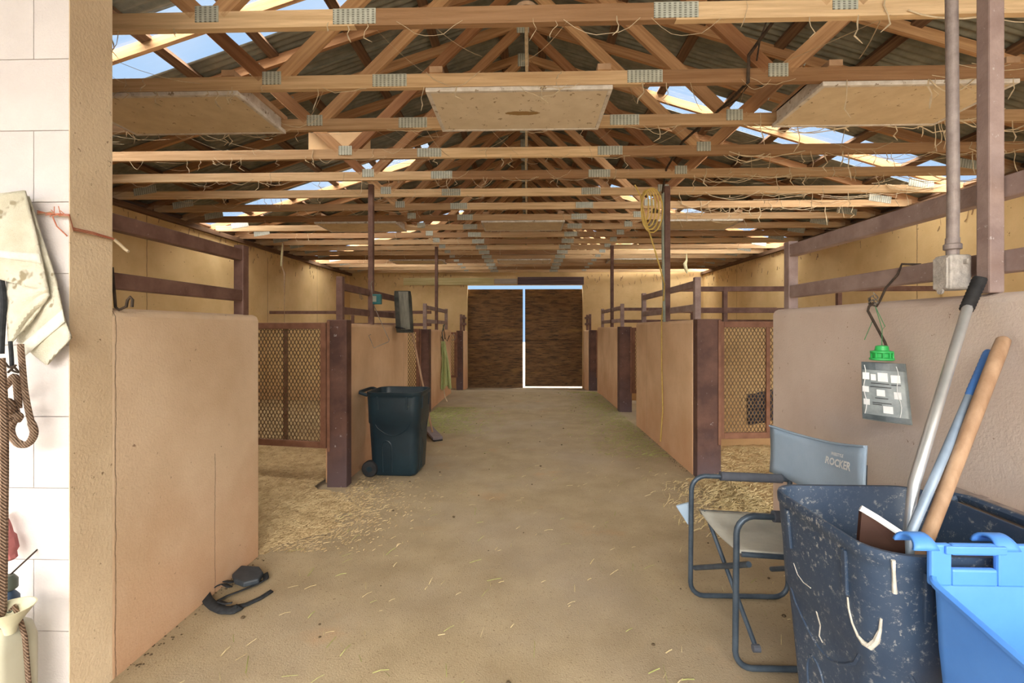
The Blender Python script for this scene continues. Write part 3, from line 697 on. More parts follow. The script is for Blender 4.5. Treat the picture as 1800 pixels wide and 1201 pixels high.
pole('rake', 'slim blue grey pole with bright blue end cap, behind the wooden handle', 'tool', [B0, B1, B1.lerp(B3, .5), B2], .0125, M_bluegrey_tube, (B1.lerp(B3, .72), B3, .0135, M_bluecap, 'end_cap'))
C1 = atY(1636, 930, 1.41); C2 = atX(1764, 598, 1.56); C0 = C1 + (C1 - C2) * .55
pole('wooden_handle', 'thick worn wooden handle leaning in the navy bin beside the blue capped pole', 'tool', [C0, C1, C1.lerp(C2, .5), C1.lerp(C2, .93), C2, C2 + (C2 - C1) * .012], [.0165, .018, .0195, .0205, .019, .012], M_handle)
lp = [atY(1515, 897, 1.38), atY(1545, 915, 1.36), atY(1590, 945, 1.33), atY(1592, 985, 1.33), atY(1508, 985, 1.38)]
lt = thing('leather_pad', 'dark brown stitched leather pad with a white edge inside the navy bin', 'pad', tuple(lp[3]))
bp0 = Vector(lp[3]); lb = bp0 + Vector((-.02, .05, -.35))
child(MB().prism([Vector(p) - bp0 for p in lp] , (0, .012, 0)).obj('pad', M_leather), lt)
child(MB().tube([Vector(p) + Vector((0, .006, .004)) - bp0 for p in lp[:3]], .009, 8).obj('fleece_edge', M_white, smooth=True, label='white fleece edge'), lt)

# ------------------------------------------------------------------ folding chair
ch = thing('folding_chair', 'slate blue folding chair with pale canvas back against the right wall', 'chair', (1.12, 2.22, 0)); cb = Vector((1.12, 2.22, 0))
def crel(pts): return [Vector(p) - cb for p in pts]
def arc(cx, cz, r, a0, a1, y, n=5): return [(cx + r * math.cos(math.radians(a0 + (a1 - a0) * k / n)), y, cz + r * math.sin(math.radians(a0 + (a1 - a0) * k / n))) for k in range(n + 1)]
YF, YN = 2.50, 1.97
BXF = atY(1356, 740, 2.60).x
for y, nm in ((YF, 'far'), (YN, 'near')):
    x0, x1 = (.875, 1.37)
    lean = .0
    pts = [(BXF + .03, y, .63)] + arc(x0 + .07, .645 - .075, .075, 95, 180, y) + arc(x0 + .06 + lean, .015 + .07, .07, 180, 270, y) + arc(x1 - .07, .085, .07, 270, 360, y) + [(1.372, y, .40), (BXF + .045, y, .66), (BXF + .05, y, .86)]
    child(MB().tube(crel(pts), .0125, 10).obj('side_frame', M_chairtube, smooth=True), ch)
    child(MB().tube(crel([(1.02, y, .645), (1.10, y, .642), (BXF - .0, y, .634)]), .0235, 12).obj('arm_pad', M_foam, smooth=True), ch)
for x in (.915, 1.31):
    s_ = .012
    child(MB().tube(crel([(x, YF - .045, .475), (x + .02, YF - .06, .44), (x + .045, YN + .02, .085)]), .0105, 8).obj('cross_leg', M_chairtube, smooth=True), ch)
    child(MB().tube(crel([(x - .03, YF - .01, .165), (x + .02, YN + .03, .43)]), .0125, 8).obj('cross_leg', M_chairtube, smooth=True), ch)
    child(MB().lathe([(.016, -.014), (.016, .014)], 10, tuple(Vector((x + .045, YN + .02, .085)) - cb), 'x').obj('pivot_cap', M_foam), ch)
for y in (YF - .04, YN + .035):
    child(MB().tube(crel([(.905, y, .47), (1.36, y, .445)]), .0115, 8).obj('seat_tube', M_chairtube, smooth=True), ch)
child(MB().grid(lambda u, v: Vector((.90 + .45 * v, YF - .03 - (YF - YN - .065) * u, .478 - .022 * v - .035 * math.sin(PI * u) * (.6 + .4 * v))) - cb, 12, 8).obj('seat', M_seat, smooth=True, solid=.008), ch)
BXF, BXN = atY(1356, 740, 2.60).x, atY(1522, 785, 1.93).x
def backfn(u, v):
    y = 2.60 - .67 * u
    return Vector((BXF + (BXN - BXF) * u - .006 * (1 - v) + .030 * math.sin(PI * u) + .004 * math.sin(9 * u + 4 * v), y, .64 + (.255 + .055 * u - .025 * math.sin(PI * u)) * v)) - cb
bk = MB().grid(backfn, 16, 6).obj('backrest', M_fabric, smooth=True, solid=.012); child(bk, ch)
child(MB().tube([backfn(u / 12, .985) + Vector((-.008, 0, 0)) for u in range(13)], .0045, 6).obj('hem', M_fabric, smooth=True), ch)
child(MB().prism([Vector(p) - cb for p in ((.80, 2.535, .47), (.885, 2.52, .50), (.885, 2.52, .385), (.86, 2.525, .375))], (.006, .02, 0)).obj('side_pocket', M_fabric, bevel=.004), ch)
def text_mesh(txt, size, ext=.0006, shear=.25):
    cu = bpy.data.curves.new('t', 'FONT'); cu.body = txt; cu.size = size; cu.extrude = ext; cu.shear = shear; cu.align_x = 'CENTER'; cu.resolution_u = 2
    cu.offset = size * .035
    ob = bpy.data.objects.new('t', cu); COL.objects.link(ob)
    dg = bpy.context.evaluated_depsgraph_get(); me = bpy.data.meshes.new_from_object(ob.evaluated_get(dg)); bpy.data.objects.remove(ob); return me
for txt, sz, uc, vc in (('ROCKER', .05, .73, .62), ('FREESTYLE', .020, .73, .79)):
    me = text_mesh(txt, sz, .0); me.materials.clear(); me.materials.append(M_white)
    for vtx in me.vertices:          # wrap the print on the curved cloth
        u, v = uc + vtx.co.x / .68, vc + vtx.co.y / .29
        vtx.co = backfn(u, v) + Vector((-.0085, 0, 0))
    mesh_obj('printed_logo', me, ch)

# ------------------------------------------------------------------ fly trap bag on its hook
hk = thing('wire_hook', 'rusty bent wire hook over the right railing holding the bag', 'hook', (1.64, 2.2, 1.7))
hb_ = Vector((1.64, 2.2, 1.7))
hp = [(1.72, 2.10, 1.70), (1.655, 2.12, 1.705), (1.645, 2.13, 1.66), (1.60, 2.14, 1.60), (1.585, 2.15, 1.55), (1.575, 2.16, 1.52), (1.555, 2.17, 1.53), (1.55, 2.17, 1.56)]
child(MB().tube([Vector(p) - hb_ for p in hp], .005, 8).obj('hook_rod', M_iron, smooth=True), hk)
child(MB().tube([Vector(p) - hb_ for p in ((1.56, 2.16, 1.535), (1.535, 2.15, 1.52), (1.53, 2.15, 1.50), (1.56, 2.09, 1.36), (1.565, 2.085, 1.335))], .0055, 8).obj('lower_rod', M_iron, smooth=True), hk)
child(MB().tube([Vector((1.56 + .016 * math.cos(a), 2.16 + .012 * math.sin(a * 2), 1.53 + .016 * math.sin(a) + .003 * a)) - hb_ for a in [q * .5 for q in range(28)]], .0025, 6).obj('wire_wrap', M_wire, smooth=True), hk)
bg = thing('fly_trap_bag', 'clear printed fly trap bag with green lid hanging on the pale right wall', 'bag', (1.53, 2.02, 1.15)); bb = Vector((1.53, 2.02, 1.15))
TLp, TRp, BRp, BLp = atY(1514, 636, 2.06), atY(1592, 640, 1.99), atY(1604, 748, 1.94), atY(1516, 736, 2.05)
def bagp(u, v, o=0.0):
    a = TLp.lerp(TRp, u); c = BLp.lerp(BRp, u); p = a.lerp(c, v)
    bulge = .014 * math.sin(PI * u) * (1 - .3 * v) + o
    return p + Vector((-.72, -.69, 0)) * bulge - bb
child(MB().grid(lambda u, v: bagp(u, v), 12, 14).obj('film_front', M_bagprint, smooth=True, solid=.003), bg)
child(MB().grid(lambda u, v: bagp(u, v, -.028 * math.sin(PI * u)), 12, 6).obj('film_back', M_bagdark, smooth=True, solid=.002), bg)
def patch(u0, u1, v0, v1, m, nm, off=.0035): child(MB().grid(lambda a, c: bagp(u0 + (u1 - u0) * a, v0 + (v1 - v0) * c, off), 6, 3).obj(nm, m, solid=.0008), bg)
patch(.02, .98, .0, .13, M_bagdark, 'dark_band'); patch(.02, .98, .90, .985, M_bagdark, 'dark_band')
for u0, u1, v0, v1 in ((.03, .19, .18, .30), (.22, .34, .2, .31), (.38, .60, .17, .32), (.66, .86, .2, .33), (.02, .17, .42, .52), (.34, .52, .46, .57), (.70, .85, .48, .60), (.04, .18, .64, .74), (.46, .66, .73, .85)):
    patch(u0, u1, v0, v1, M_white, 'label_picture', .0045)
for u0, u1, v0 in ((.22, .62, .35), (.66, .86, .36), (.20, .66, .41), (.3, .58, .60), (.24, .64, .68), (.24, .44, .71)):
    patch(u0, u1, v0, v0 + .013, M_bagtext, 'print_line', .0045)
for u0 in (.08, .80): child(MB().tube([bagp(u0 + .03 * math.sin(q), q / 10 * .85 + .05, .005) for q in range(11)], .0016, 5).obj('film_glint', M_white), bg)
lidc = atY(1550, 627, 2.01) - bb
child(MB().lathe([(.038, -.016), (.043, -.013), (.043, -.006), (.032, -.003), (.032, .013), (.040, .016), (.040, .023), (.025, .026), (.022, .044), (.012, .047)], 20, tuple(lidc)).obj('lid', M_greenlid, smooth=True), bg)
for q in range(9):
    a = q * 2 * PI / 9; child(MB().box(lidc.x + .036 * math.cos(a) - .003, lidc.x + .036 * math.cos(a) + .003, lidc.y + .036 * math.sin(a) - .003, lidc.y + .036 * math.sin(a) + .003, lidc.z - .005, lidc.z + .017).obj('lid_rib', M_greenlid), bg)
child(MB().tube([(lidc.x, lidc.y, lidc.z + .03), Vector((1.555, 2.10, 1.42)) - bb, Vector((1.562, 2.15, 1.52)) - bb, Vector((1.575, 2.11, 1.43)) - bb, Vector((1.56, 2.12, 1.40)) - bb, Vector((1.545, 2.14, 1.46)) - bb, Vector((1.515, 2.15, 1.37)) - bb], .0018, 5).obj('green_string', M_greentwine, smooth=True), bg)

# ------------------------------------------------------------------ left foreground: towel, ropes, hooks, jug
TY_ = 1.63
def poly_at(pl, t):
    n = len(pl) - 1; i = min(int(t * n), n - 1); a, c = pl[i], pl[i + 1]; u = t * n - i
    return (a[0] + (c[0] - a[0]) * u, a[1] + (c[1] - a[1]) * u)
def cloth(lpl, rpl, y0, amp, nf, ph, nu=14, nv=24):
    def fn(u, v):
        a, c = poly_at(lpl, v), poly_at(rpl, v)
        px, py = a[0] + (c[0] - a[0]) * u, a[1] + (c[1] - a[1]) * u
        return atY(px, py, y0 + amp * math.sin(u * nf + ph + 2 * v) * (.35 + .65 * v) + .004 * math.sin(17 * v + 9 * u))
    return fn
tw = thing('towel', 'soiled cream towel hanging on the white wall at the left edge', 'towel', (-1.78, TY_, 1.6)); tb = Vector((-1.78, TY_, 1.6))
def tcl(name, l, r, y0, amp, nf, ph, m=None):
    f = cloth(l, r, y0, amp, nf, ph); child(MB().grid(lambda u, v: f(u, v) - tb, 14, 24).obj(name, m or M_towel, smooth=True, solid=.006), tw); return f
f1 = tcl('towel_back', [(30, 340), (42, 430), (45, 540), (30, 600), (82, 641)], [(50, 345), (72, 410), (98, 490), (114, 560), (126, 595), (83, 641)], TY_, .008, 4, 0)
f2 = tcl('towel_front', [(-40, 345), (-40, 420), (-40, 480)], [(44, 335), (66, 420), (86, 515)], TY_ - .03, .010, 5, 1)
f3 = tcl('towel_flap', [(12, 488), (12, 540), (16, 608)], [(84, 505), (87, 520), (55, 565)], TY_ - .02, .010, 4, 2)
child(MB().grid(lambda u, v: f2(u, .64 + .09 * v) - tb + Vector((0, -.005, 0)), 14, 3).obj('woven_band', M_towelband, smooth=True, solid=.002), tw)
child(MB().grid(lambda u, v: atY(40 + 70 * u + 4 * v, 604 - 60 * u + 22 * v, TY_ - .012) - tb, 10, 3).obj('woven_band', M_towelband, smooth=True, solid=.002), tw)
# thick brown lead rope with loop and knots
def rope(name, label, px, r, y0, m=None, n=8):
    P = []
    pts = [atY(x, y, y0 + (d[0] if d else 0)) for x, y, *d in px]
    for i in range(len(pts) - 1):     # catmull-rom
        p0, p1, p2, p3 = pts[max(i - 1, 0)], pts[i], pts[i + 1], pts[min(i + 2, len(pts) - 1)]
        for q in range(6):
            t = q / 6; P.append(.5 * ((2 * p1) + (p2 - p0) * t + (2 * p0 - 5 * p1 + 4 * p2 - p3) * t * t + (3 * p1 - p0 - 3 * p2 + p3) * t ** 3))
    P.append(pts[-1])
    o = MB().tube(P, r, n).obj(name, m or M_rope, smooth=True); return tag(o, label, 'rope') if label else o
rt = thing('lead_rope', 'braided brown lead rope looped and knotted below the towel', 'rope', tuple(atY(35, 700, 1.58)))
def rpart(nm, px, r, y0=1.58, m=None):
    o = rope(nm, None, px, r, y0, m); o.parent = rt; o.matrix_parent_inverse = Matrix.Translation(-Vector(rt.location)); return o
rpart('rope_loop', [(36, 605), (39, 640), (44, 690), (53, 735), (60, 760), (52, 778), (38, 782), (24, 772), (19, 755), (25, 738), (28, 725), (24, 715)], [.009] * 20 + [.0115] * 16 + [.0125] * 4 + [.011] * 27, 1.58)
rpart('rope_loop', [(-12, 690), (0, 688), (14, 675), (26, 662), (31, 690), (32, 718)], .0105, 1.57)
rpart('rope_knot', [(-6, 706), (8, 722), (20, 722), (14, 706), (2, 712)], .013, 1.55)
rpart('rope_knot', [(12, 738), (24, 728), (34, 732), (30, 740)], .011, 1.56)
rpart('binding_cord', [(9, 638), (16, 646), (24, 645), (32, 655), (20, 650), (28, 642), (14, 655)], .0035, 1.56, M_iron)
rpart('rope_strap', [(18, 600), (20, 625), (21, 645)], .006, 1.57, M_strap)
rope('thick_rope', 'thick brown rope hanging down the extreme left edge', [(-3, 630), (2, 720), (3, 820), (2, 900), (1, 1000), (-1, 1100), (-3, 1260)], .017, 1.50)
o = rope('halter_strap', 'black strap hanging behind the towel at the left edge', [(-4, 470), (3, 500), (6, 540), (3, 590), (2, 622)], .009, 1.60, M_strap); o['category'] = 'strap'
# red twine tied around the pier
tn = thing('baling_twine', 'frayed red baling twine tied around the pier beside the towel', 'twine', (-1.7, 1.65, 1.76)); tnb = Vector(tn.location)
def tw_(pts, r, m): child(MB().tube([Vector(p) - tnb for p in pts], r, 6).obj('strand', m, smooth=True), tn)
for k_ in range(3):
    j = .006 * k_
    tw_([atY(66, 371 + 3 * k_, 1.655), atY(90, 377 - 2 * k_, 1.650), atY(105, 376 + 2 * k_, 1.648), atY(121, 377 + 2 * k_, 1.655), (-1.663, 1.672, 1.79 - j), (-1.662, 1.75, 1.79 - j), (-1.663, 1.845, 1.783 - j * .5)], .0026, M_twine if k_ < 2 else M_twine_dusty)
for q in range(14):
    p = atY(88 + random.random() * 32, 377, 1.647); tw_([p, p + Vector((random.uniform(-.02, .02), -.004, random.uniform(-.012, .03)))], .0014, M_twine)
tw_([atY(92, 380, 1.65), atY(100, 398, 1.652), atY(118, 415, 1.652)], .0022, M_twine)
tw_([(-1.663, 1.845, 1.78), (-1.655, 1.86, 1.765), (-1.64, 1.87, 1.745), (-1.625, 1.87, 1.735)], .006, M_web_dust)
# bent iron hook on the inner edge of the pier
o = MB().tube([atY(197, 470, 1.88), atY(200, 505, 1.88), atY(203, 540, 1.88), atY(209, 545, 1.88), atY(222, 539, 1.88), atY(224, 528, 1.88), atY(229, 522, 1.88), atY(233, 527, 1.88), atY(232, 540, 1.88)], .0055, 8).obj('iron_hook', M_iron, smooth=True)
tag(o, 'bent black iron hook on the pier above the cracked left wall', 'hook')
o = rope('pink_cloth', 'dusty pink cloth hanging low on the white wall at the left edge', [(-6, 905), (6, 925), (14, 955), (20, 985)], [.02] * 10 + [.026] * 5 + [.018] * 3 + [.008], 1.62, M_pink); o['category'] = 'cloth'
# milky jug with hose
jx, jy = atY(36, 1120, 1.52).x - .108, 1.52; jz = atY(30, 1100, 1.50).z - .437
jg = thing('jug', 'milky plastic sprayer jug standing against the white wall, bottom left corner', 'jug', (jx, jy, 0))
rs = [rrect(.10, .07, .03, .0), rrect(.108, .076, .035, .015), rrect(.108, .076, .035, .36), rrect(.10, .07, .04, .405), rrect(.075, .05, .04, .43), rrect(.03, .03, .025, .437)]
def up(p): return (p[0], p[1], p[2] + (jz if p[2] > .3 else 0))
rs = [[up(p) for p in r] for r in rs]
child(MB().rings(rs).obj('jug_body', M_jug, smooth=True), jg)
child(MB().lathe([(.016, .40), (.016, .455), (.012, .46), (.012, .475)], 14, (.07, 0, jz)).obj('cap', M_greygreen, smooth=True), jg)
child(MB().tube([(.07, 0, .47 + jz), (.085, .0, .49 + jz), (.105, .0, .45 + jz), (.112, .01, .38 + jz), (.116, .02, .20), (.12, .02, .02)], .007, 8).obj('braided_hose', M_rope, smooth=True), jg)
fn = MB().lathe([(.012, 0), (.02, .03), (.06, .085), (.064, .085), (.02, .025), (.014, 0)], 24, (0, 0, 0)).obj('funnel', M_cream, smooth=True); fn.location = atY(18, 1068, 1.49) - Vector((0, 0, .085))
tag(fn, 'cream plastic funnel standing on the milky jug', 'funnel')
bt = thing('spray_bottle', 'grey green bottle hanging at the left edge above the funnel', 'bottle', tuple(atY(14, 1012, 1.57) - Vector((0, 0, .165))))
child(MB().lathe([(.03, .0), (.032, .02), (.030, .09), (.014, .115)], 16).obj('bottle_body', M_bluedark, smooth=True), bt)
child(MB().lathe([(.02, .115), (.026, .12), (.026, .15), (.016, .165)], 16).obj('bottle_cap', M_greygreen, smooth=True), bt)
child(MB().tube([(.0, 0, .16), (.0, .06, .19), (.0, .10, .21)], .003, 5).obj('hanging_wire', M_iron), bt)

# ------------------------------------------------------------------ black harness pad lying on the floor
hp_ = thing('harness', 'black webbing harness with a slate pad lying by the left wall', 'harness', tuple(atZ(420, 1045))); hbv = Vector(hp_.location)
pp = [atZ(408, 1022), atZ(424, 1006), atZ(456, 1008), atZ(463, 1018), atZ(455, 1031), atZ(428, 1038), atZ(412, 1032)]
child(MB().prism([Vector(p) - hbv + Vector((0, 0, .012)) for p in pp], (0, 0, .03)).obj('pad', M_pad, bevel=.008), hp_)
def strap(px, wd=.03, z=.012):
    pts = [atZ(x, y) - hbv + Vector((0, 0, z + (d[0] if d else 0))) for x, y, *d in px]
    def fn(u, v):
        n = len(pts) - 1; i = min(int(v * n), n - 1); t = v * n - i; p = pts[i].lerp(pts[i + 1], t); dr = (pts[min(i + 1, n)] - pts[max(i - (t < .5), 0)]).normalized()
        side = Vector((-dr.y, dr.x, .35)).normalized(); return p + side * (u - .5) * wd
    child(MB().grid(fn, 2, len(px) * 4).obj('strap', M_strap, smooth=True, solid=.005), hp_)
strap([(466, 1012), (468, 1022), (450, 1032), (420, 1044), (398, 1052), (384, 1060)], .03)
strap([(410, 1030), (396, 1028), (386, 1028), (376, 1034), (364, 1042), (361, 1052), (366, 1064), (376, 1073), (392, 1080), (412, 1080), (422, 1073)], .045, .02)
strap([(404, 1042), (392, 1036), (380, 1040), (374, 1044)], .03, .03)
strap([(408, 1070), (398, 1072), (385, 1068)], .03, .03)
strap([(406, 1072), (432, 1067), (458, 1055), (478, 1042)], .022, .01)

# ------------------------------------------------------------------ things on the left railing
mt = thing('rubber_mat', 'dusty black mat folded over the left railing above the dark bin', 'mat', (-1.69, 6.0, 1.5)); mb_ = Vector(mt.location)
yA = 5.78; x0 = atY(689, 520, yA).x; x1 = atY(722, 520, yA).x
def lean(z): return (1.86 - z) * .14
zt, zb_ = 1.895, 1.37
rings = []
for i in range(9):
    t = i / 8; z = zt + (zb_ - zt) * t; lx = x0 + .0 + lean(z) * .45
    wdt = .205; hh = .16
    rings.append([(p[0] + lx + wdt / 2 - mb_.x, p[1] + yA + .12 - mb_.y, z - mb_.z) for p in rrect(wdt / 2 * (.96 if i in (0, 8) else 1), hh / 2 * (.8 if i == 0 else 1), .05, 0)])
child(MB().rings(rings).obj('mat_core', M_mat, smooth=True), mt)
lf = x0 + .075
child(MB().grid(lambda u, v: Vector((x0 + .075 + .12 * u + lean(zt - .015 - (zt - zb_ - .06) * v) * .45, yA + .028 - .012 * math.sin(PI * u), zt - .012 - (zt - zb_ - .05) * v)) - mb_, 6, 10).obj('worn_face', M_matfront, smooth=True, solid=.01), mt)
child(MB().tube([Vector((x0 + .01 + lean(1.42) * .5, yA + .02, 1.44)) - mb_, Vector((x0 + .10 + lean(1.42) * .5, yA + .015, 1.425)) - mb_, Vector((x0 + .2 + lean(1.42) * .5, yA + .03, 1.40)) - mb_], .010, 8).obj('edge_bead', M_black, smooth=True), mt)
br = thing('broom', 'long handled broom leaning behind the dark bin with its head on the floor', 'broom', tuple(atZ(764, 772))); brb = Vector(br.location)
H0 = atY(757, 775, 5.55); H1 = atY(722, 572, 5.95)
H0 = (atZ(752, 752, .08) + atZ(770, 774, .05)) * .5
child(MB().tube([H0 - brb, (H0.lerp(H1, .5)) - brb, H1 - brb], .0135, 10).obj('handle', M_handle, smooth=True), br)
e0, e1 = atZ(752, 752, .10), atZ(770, 774, .02)
child(MB().bar(e0 - brb, e1 - brb + Vector((0, 0, .02)), .13, .035).obj('broom_head', M_purplegrey, bevel=.006), br)
child(MB().bar(e0 - brb + Vector((0, .03, -.035)), e1 - brb + Vector((0, .03, -.012)), .11, .03).obj('bristles', M_black), br)
o = thing('teal_box', 'small teal plastic box tied to the slim left roof post', 'box', (-1.62, 5.06, 1.74))
child(MB().box(-.045, .045, -.03, .03, -.055, .055).obj('box_shell', M_teal, bevel=.008), o)
child(MB().box(-.042, .0, -.034, -.03, -.03, .035).obj('face_plate', M_pvc, bevel=.002), o)
child(MB().tube([(-.05, 0, .02), (-.055, -.02, .12), (-.06, -.03, .17), (-.05, .0, .2)], .004, 6).obj('wire', M_wire), o)
wpts = [atY(657, 538, 4.9), atY(666, 560, 4.6), atY(684, 598, 4.25), atY(670, 604, 4.22), atY(657, 612, 4.2), atY(650, 594, 4.22), atY(648, 590, 4.22)]
wpts = [Vector((-1.60 + .0 * i, p.y, p.z)) if 0 else p for i, p in enumerate(wpts)]
for p in wpts: p.y = 5.02
wpts = [atY(657, 536, 5.0), atY(667, 560, 5.0), atY(684, 598, 4.98), atY(683, 601, 4.95), atY(657, 612, 4.9), atY(650, 594, 4.92), atY(648, 590, 4.92), atY(652, 588, 4.93)]
tag(MB().tube(wpts, .004, 6).obj('bent_wire', M_wire, smooth=True), 'bent wire hanger dangling below the teal box', 'wire')
tag(MB().tube([atY(632, 514, 4.75), atY(633, 524, 4.75), atY(636, 527, 4.75), atY(634, 516, 4.75), atY(638, 526, 4.75)], .003, 5).obj('wire_hook', M_wire), 'small wire hook on the left railing before the slim post', 'hook')
# green net and coat hooks on the third left wall
nt_ = thing('hay_net', 'pale green hay net hanging from wire hooks on the third left wall', 'net', (-1.63, 8.9, 1.0)); nb = Vector(nt_.location)
Xn = -1.62
def netfn(u, v):
    a, c = poly_at([(776, 600), (777, 640), (775, 683)], v), poly_at([(781, 600), (788, 640), (794, 680)], v)
    px, py = a[0] + (c[0] - a[0]) * u, a[1] + (c[1] - a[1]) * u
    return atY(px, py + 4 * math.sin(9 * u) * v, 9.2 - .1 * v - .03 * math.sin(u * 12 + 3 * v)) - nb
child(MB().grid(netfn, 12, 14).obj('net_folds', M_net, smooth=True, solid=.03), nt_)
child(MB().tube([atY(779, 600, 9.15) - nb, atY(777, 585, 9.15) - nb, atY(781, 570, 9.15) - nb], .012, 6).obj('draw_cord', M_greygreen, smooth=True), nt_)
child(MB().tube([atY(780, 683, 9.1) - nb, atY(782, 697, 9.1) - nb, atY(786, 706, 9.1) - nb], .010, 6).obj('cord_tail', M_web_dust, smooth=True), nt_)
tag(MB().tube([atY(776, 592, 9.1), atY(779, 600, 9.05), atY(782, 594, 9.1), atY(779, 572, 9.2), atY(782, 594, 9.1), atY(786, 600, 9.05), atY(790, 590, 9.1)], .008, 6).obj('coat_hook', M_iron, smooth=True), 'rusty wire coat hooks holding the green net', 'hook')
tag(MB().tube([atY(794, 598, 10.35), atY(800, 597, 9.9), atY(801, 592, 9.6), atY(797, 585, 9.6), atY(797, 590, 9.6)], .006, 5).obj('wire_hook', M_wire), 'pale bent wire hook just right of the green net', 'hook')
# rope tassel hung from the truss over the left stall
tag(MB().tube([atY(498, 425, 8.70), atY(496, 470, 8.70), atY(500, 480, 8.70), atY(500, 520, 8.70), atY(500, 572, 8.70)], [.014, .010, .02, .006, .004], 6).obj('hanging_rope', M_twine_dusty, smooth=True), 'frayed rope hanging from the trusses over the left stall', 'rope')
tag(MB().tube([atY(497, 427, 8.70), atY(495, 450, 8.69), atY(494, 468, 8.69)], [.01, .02, .014], 6).obj('rag_strip', M_pale_cloth, smooth=True), 'pale rag strip beside the frayed rope over the left stall', 'rag')
tag(MB().tube([atY(1207, 446, 9.97), atY(1207, 458, 9.97), atY(1204, 464, 9.97), atY(1206, 474, 9.97), atY(1208, 481, 9.97)], [.004, .02, .04, .036, .012], 8).obj('pale_rag', M_pale_cloth, smooth=True), 'pale yellow rag hanging from the trusses on the right', 'rag')
o = MB().grid(lambda u, v: Vector((2.62 + .30 * u, 5.63 + .02 * math.sin(u * 14 + v * 3), .70 - .36 * v - .06 * (1 - u))), 12, 8).obj('horse_rug', M_navy_cloth, smooth=True, solid=.03)
tag(o, 'dark navy cloth hanging behind the right mesh gate', 'cloth')

# ------------------------------------------------------------------ yellow extension cord
yc = thing('extension_cord', 'yellow extension cord coiled in the trusses and hanging down the right wall', 'cord', (1.5, 5.0, 1.5)); yb = Vector(yc.location)
def cordp(nm, pts, r=.0075): child(MB().tube([Vector(p) - yb for p in pts], r, 6).obj(nm, M_cord, smooth=True), yc)
for q in range(5):
    cx, cy, rx, ry = 1134 + 3 * q, 362 + 2 * q, 6 + 3.2 * q, 27 + 3 * q
    cordp('coil_loop', [atY(cx + rx * math.cos(a), cy + ry * math.sin(a), 4.93 - .012 * q + .01 * math.sin(a)) for a in [2 * PI * k / 18 for k in range(19)]])
cordp('cord_run', [atY(1116, 325, 4.93), atY(1126, 345, 4.92), atY(1134, 385, 4.92), atY(1148, 430, 4.95), atY(1160, 470, 5.05), atY(1168, 500, 5.25), atX(1166, 530, 1.59), atX(1163, 563, 1.60), atX(1163, 640, 1.60), atX(1165, 720, 1.60), atX(1161, 776, 1.60)])
# dark cable along the right truss webs
tag(MB().tube([(1.32, 2.43, 3.25), (1.45, 2.6, 3.24), (1.40, 3.0, 3.14), (1.42, 3.05, 3.0), (1.50, 3.5, 3.10), (1.42, 4.3, 3.12), (1.45, 4.9, 3.08), (1.55, 5.4, 2.97)], .011, 7).obj('electric_cable', M_iron, smooth=True), 'dark electric cable strung along the right truss webs', 'cable')
for k_, pp in enumerate(([(1.55, 3.02, 3.45), (1.48, 3.02, 3.25), (1.46, 3.02, 3.12)], [(1.75, 3.64, 3.35), (1.62, 3.65, 3.18), (1.52, 3.66, 3.12)])):
    tag(MB().tube(pp, .005, 6).obj('thin_wire', M_iron, smooth=True), ('thin black wire on the second truss right web', 'thin black wire on the third truss right web')[k_], 'wire')
# dusty cord running lengthwise on top of the chords at mid span
tag(MB().tube([(.0 + .004 * math.sin(i), 2.5 + i * .6, HB + CH + .012 + .01 * math.sin(i * 2.3)) for i in range(18)], .011, 7).obj('dusty_cord', M_web_dust, smooth=True), 'dusty cord running lengthwise along the middle of the trusses', 'cord')
# plywood scrap behind the fourth truss
P0, P1 = atY(543, 234, TY[3] + .03), atY(651, 262, TY[3] + .03)
tag(MB().box(P0.x, P1.x, TY[3] + .022, TY[3] + .036, HB + .03, P0.z).obj('plywood_scrap', M_plywood), 'pale plywood scrap nailed to the fourth truss on the left', 'board')
# rag bundle on the nearest truss over the aisle centre
tag(MB().lathe([(.01, 0), (.05, .004), (.06, .015), (.045, .03), (.01, .033)], 14, (.0, 2.47, HB + CH)).obj('rope_bundle', M_twine_dusty, smooth=True), 'dusty brown rope bundle on the nearest truss above the aisle', 'rope')

# ------------------------------------------------------------------ cobwebs, straw, litter
def cobwebs(name, label, specs, seed):
    rnd = random.Random(seed); b = MB()
    for (x0, x1, i0, i1, n, big) in specs:
        for _ in range(n):
            i = rnd.randint(i0, i1); x = rnd.uniform(x0, x1); y = TY[i] - CT / 2 - .004; z = HB + rnd.choice((0, 0, .02, .09))
            kind = rnd.random(); r = rnd.uniform(.0012, .0028) * big
            if kind < .45:       # hanging thread with clots
                L = rnd.uniform(.04, .16) * big; pts = [(x + rnd.uniform(-.01, .01) * k, y + rnd.uniform(-.006, .006), z - L * k / 4) for k in range(5)]
                b.tube(pts, [r, r * 1.6, r, r * 1.9, r * .6], 4)
            elif kind < .8:      # festoon along the chord
                L = rnd.uniform(.12, .5) * big; s = rnd.uniform(.02, .09)
                b.tube([(x + L * k / 7, y - .004, z - s * 4 * (k / 7) * (1 - k / 7) + rnd.uniform(-.008, .008)) for k in range(8)], r, 4)
            else:                # strand to the next truss
                j = min(i + 1, 17); x2 = x + rnd.uniform(-.4, .4); z2 = HB + rnd.uniform(0, .25); s = rnd.uniform(.0, .06)
                b.tube([(x + (x2 - x) * k / 6, y + (TY[j] - TY[i]) * k / 6, z + (z2 - z) * k / 6 - s * 4 * (k / 6) * (1 - k / 6)) for k in range(7)], r * .7, 4)
    o = b.obj(name, M_web_dust); o['kind'] = 'stuff'; return tag(o, label, 'cobweb')
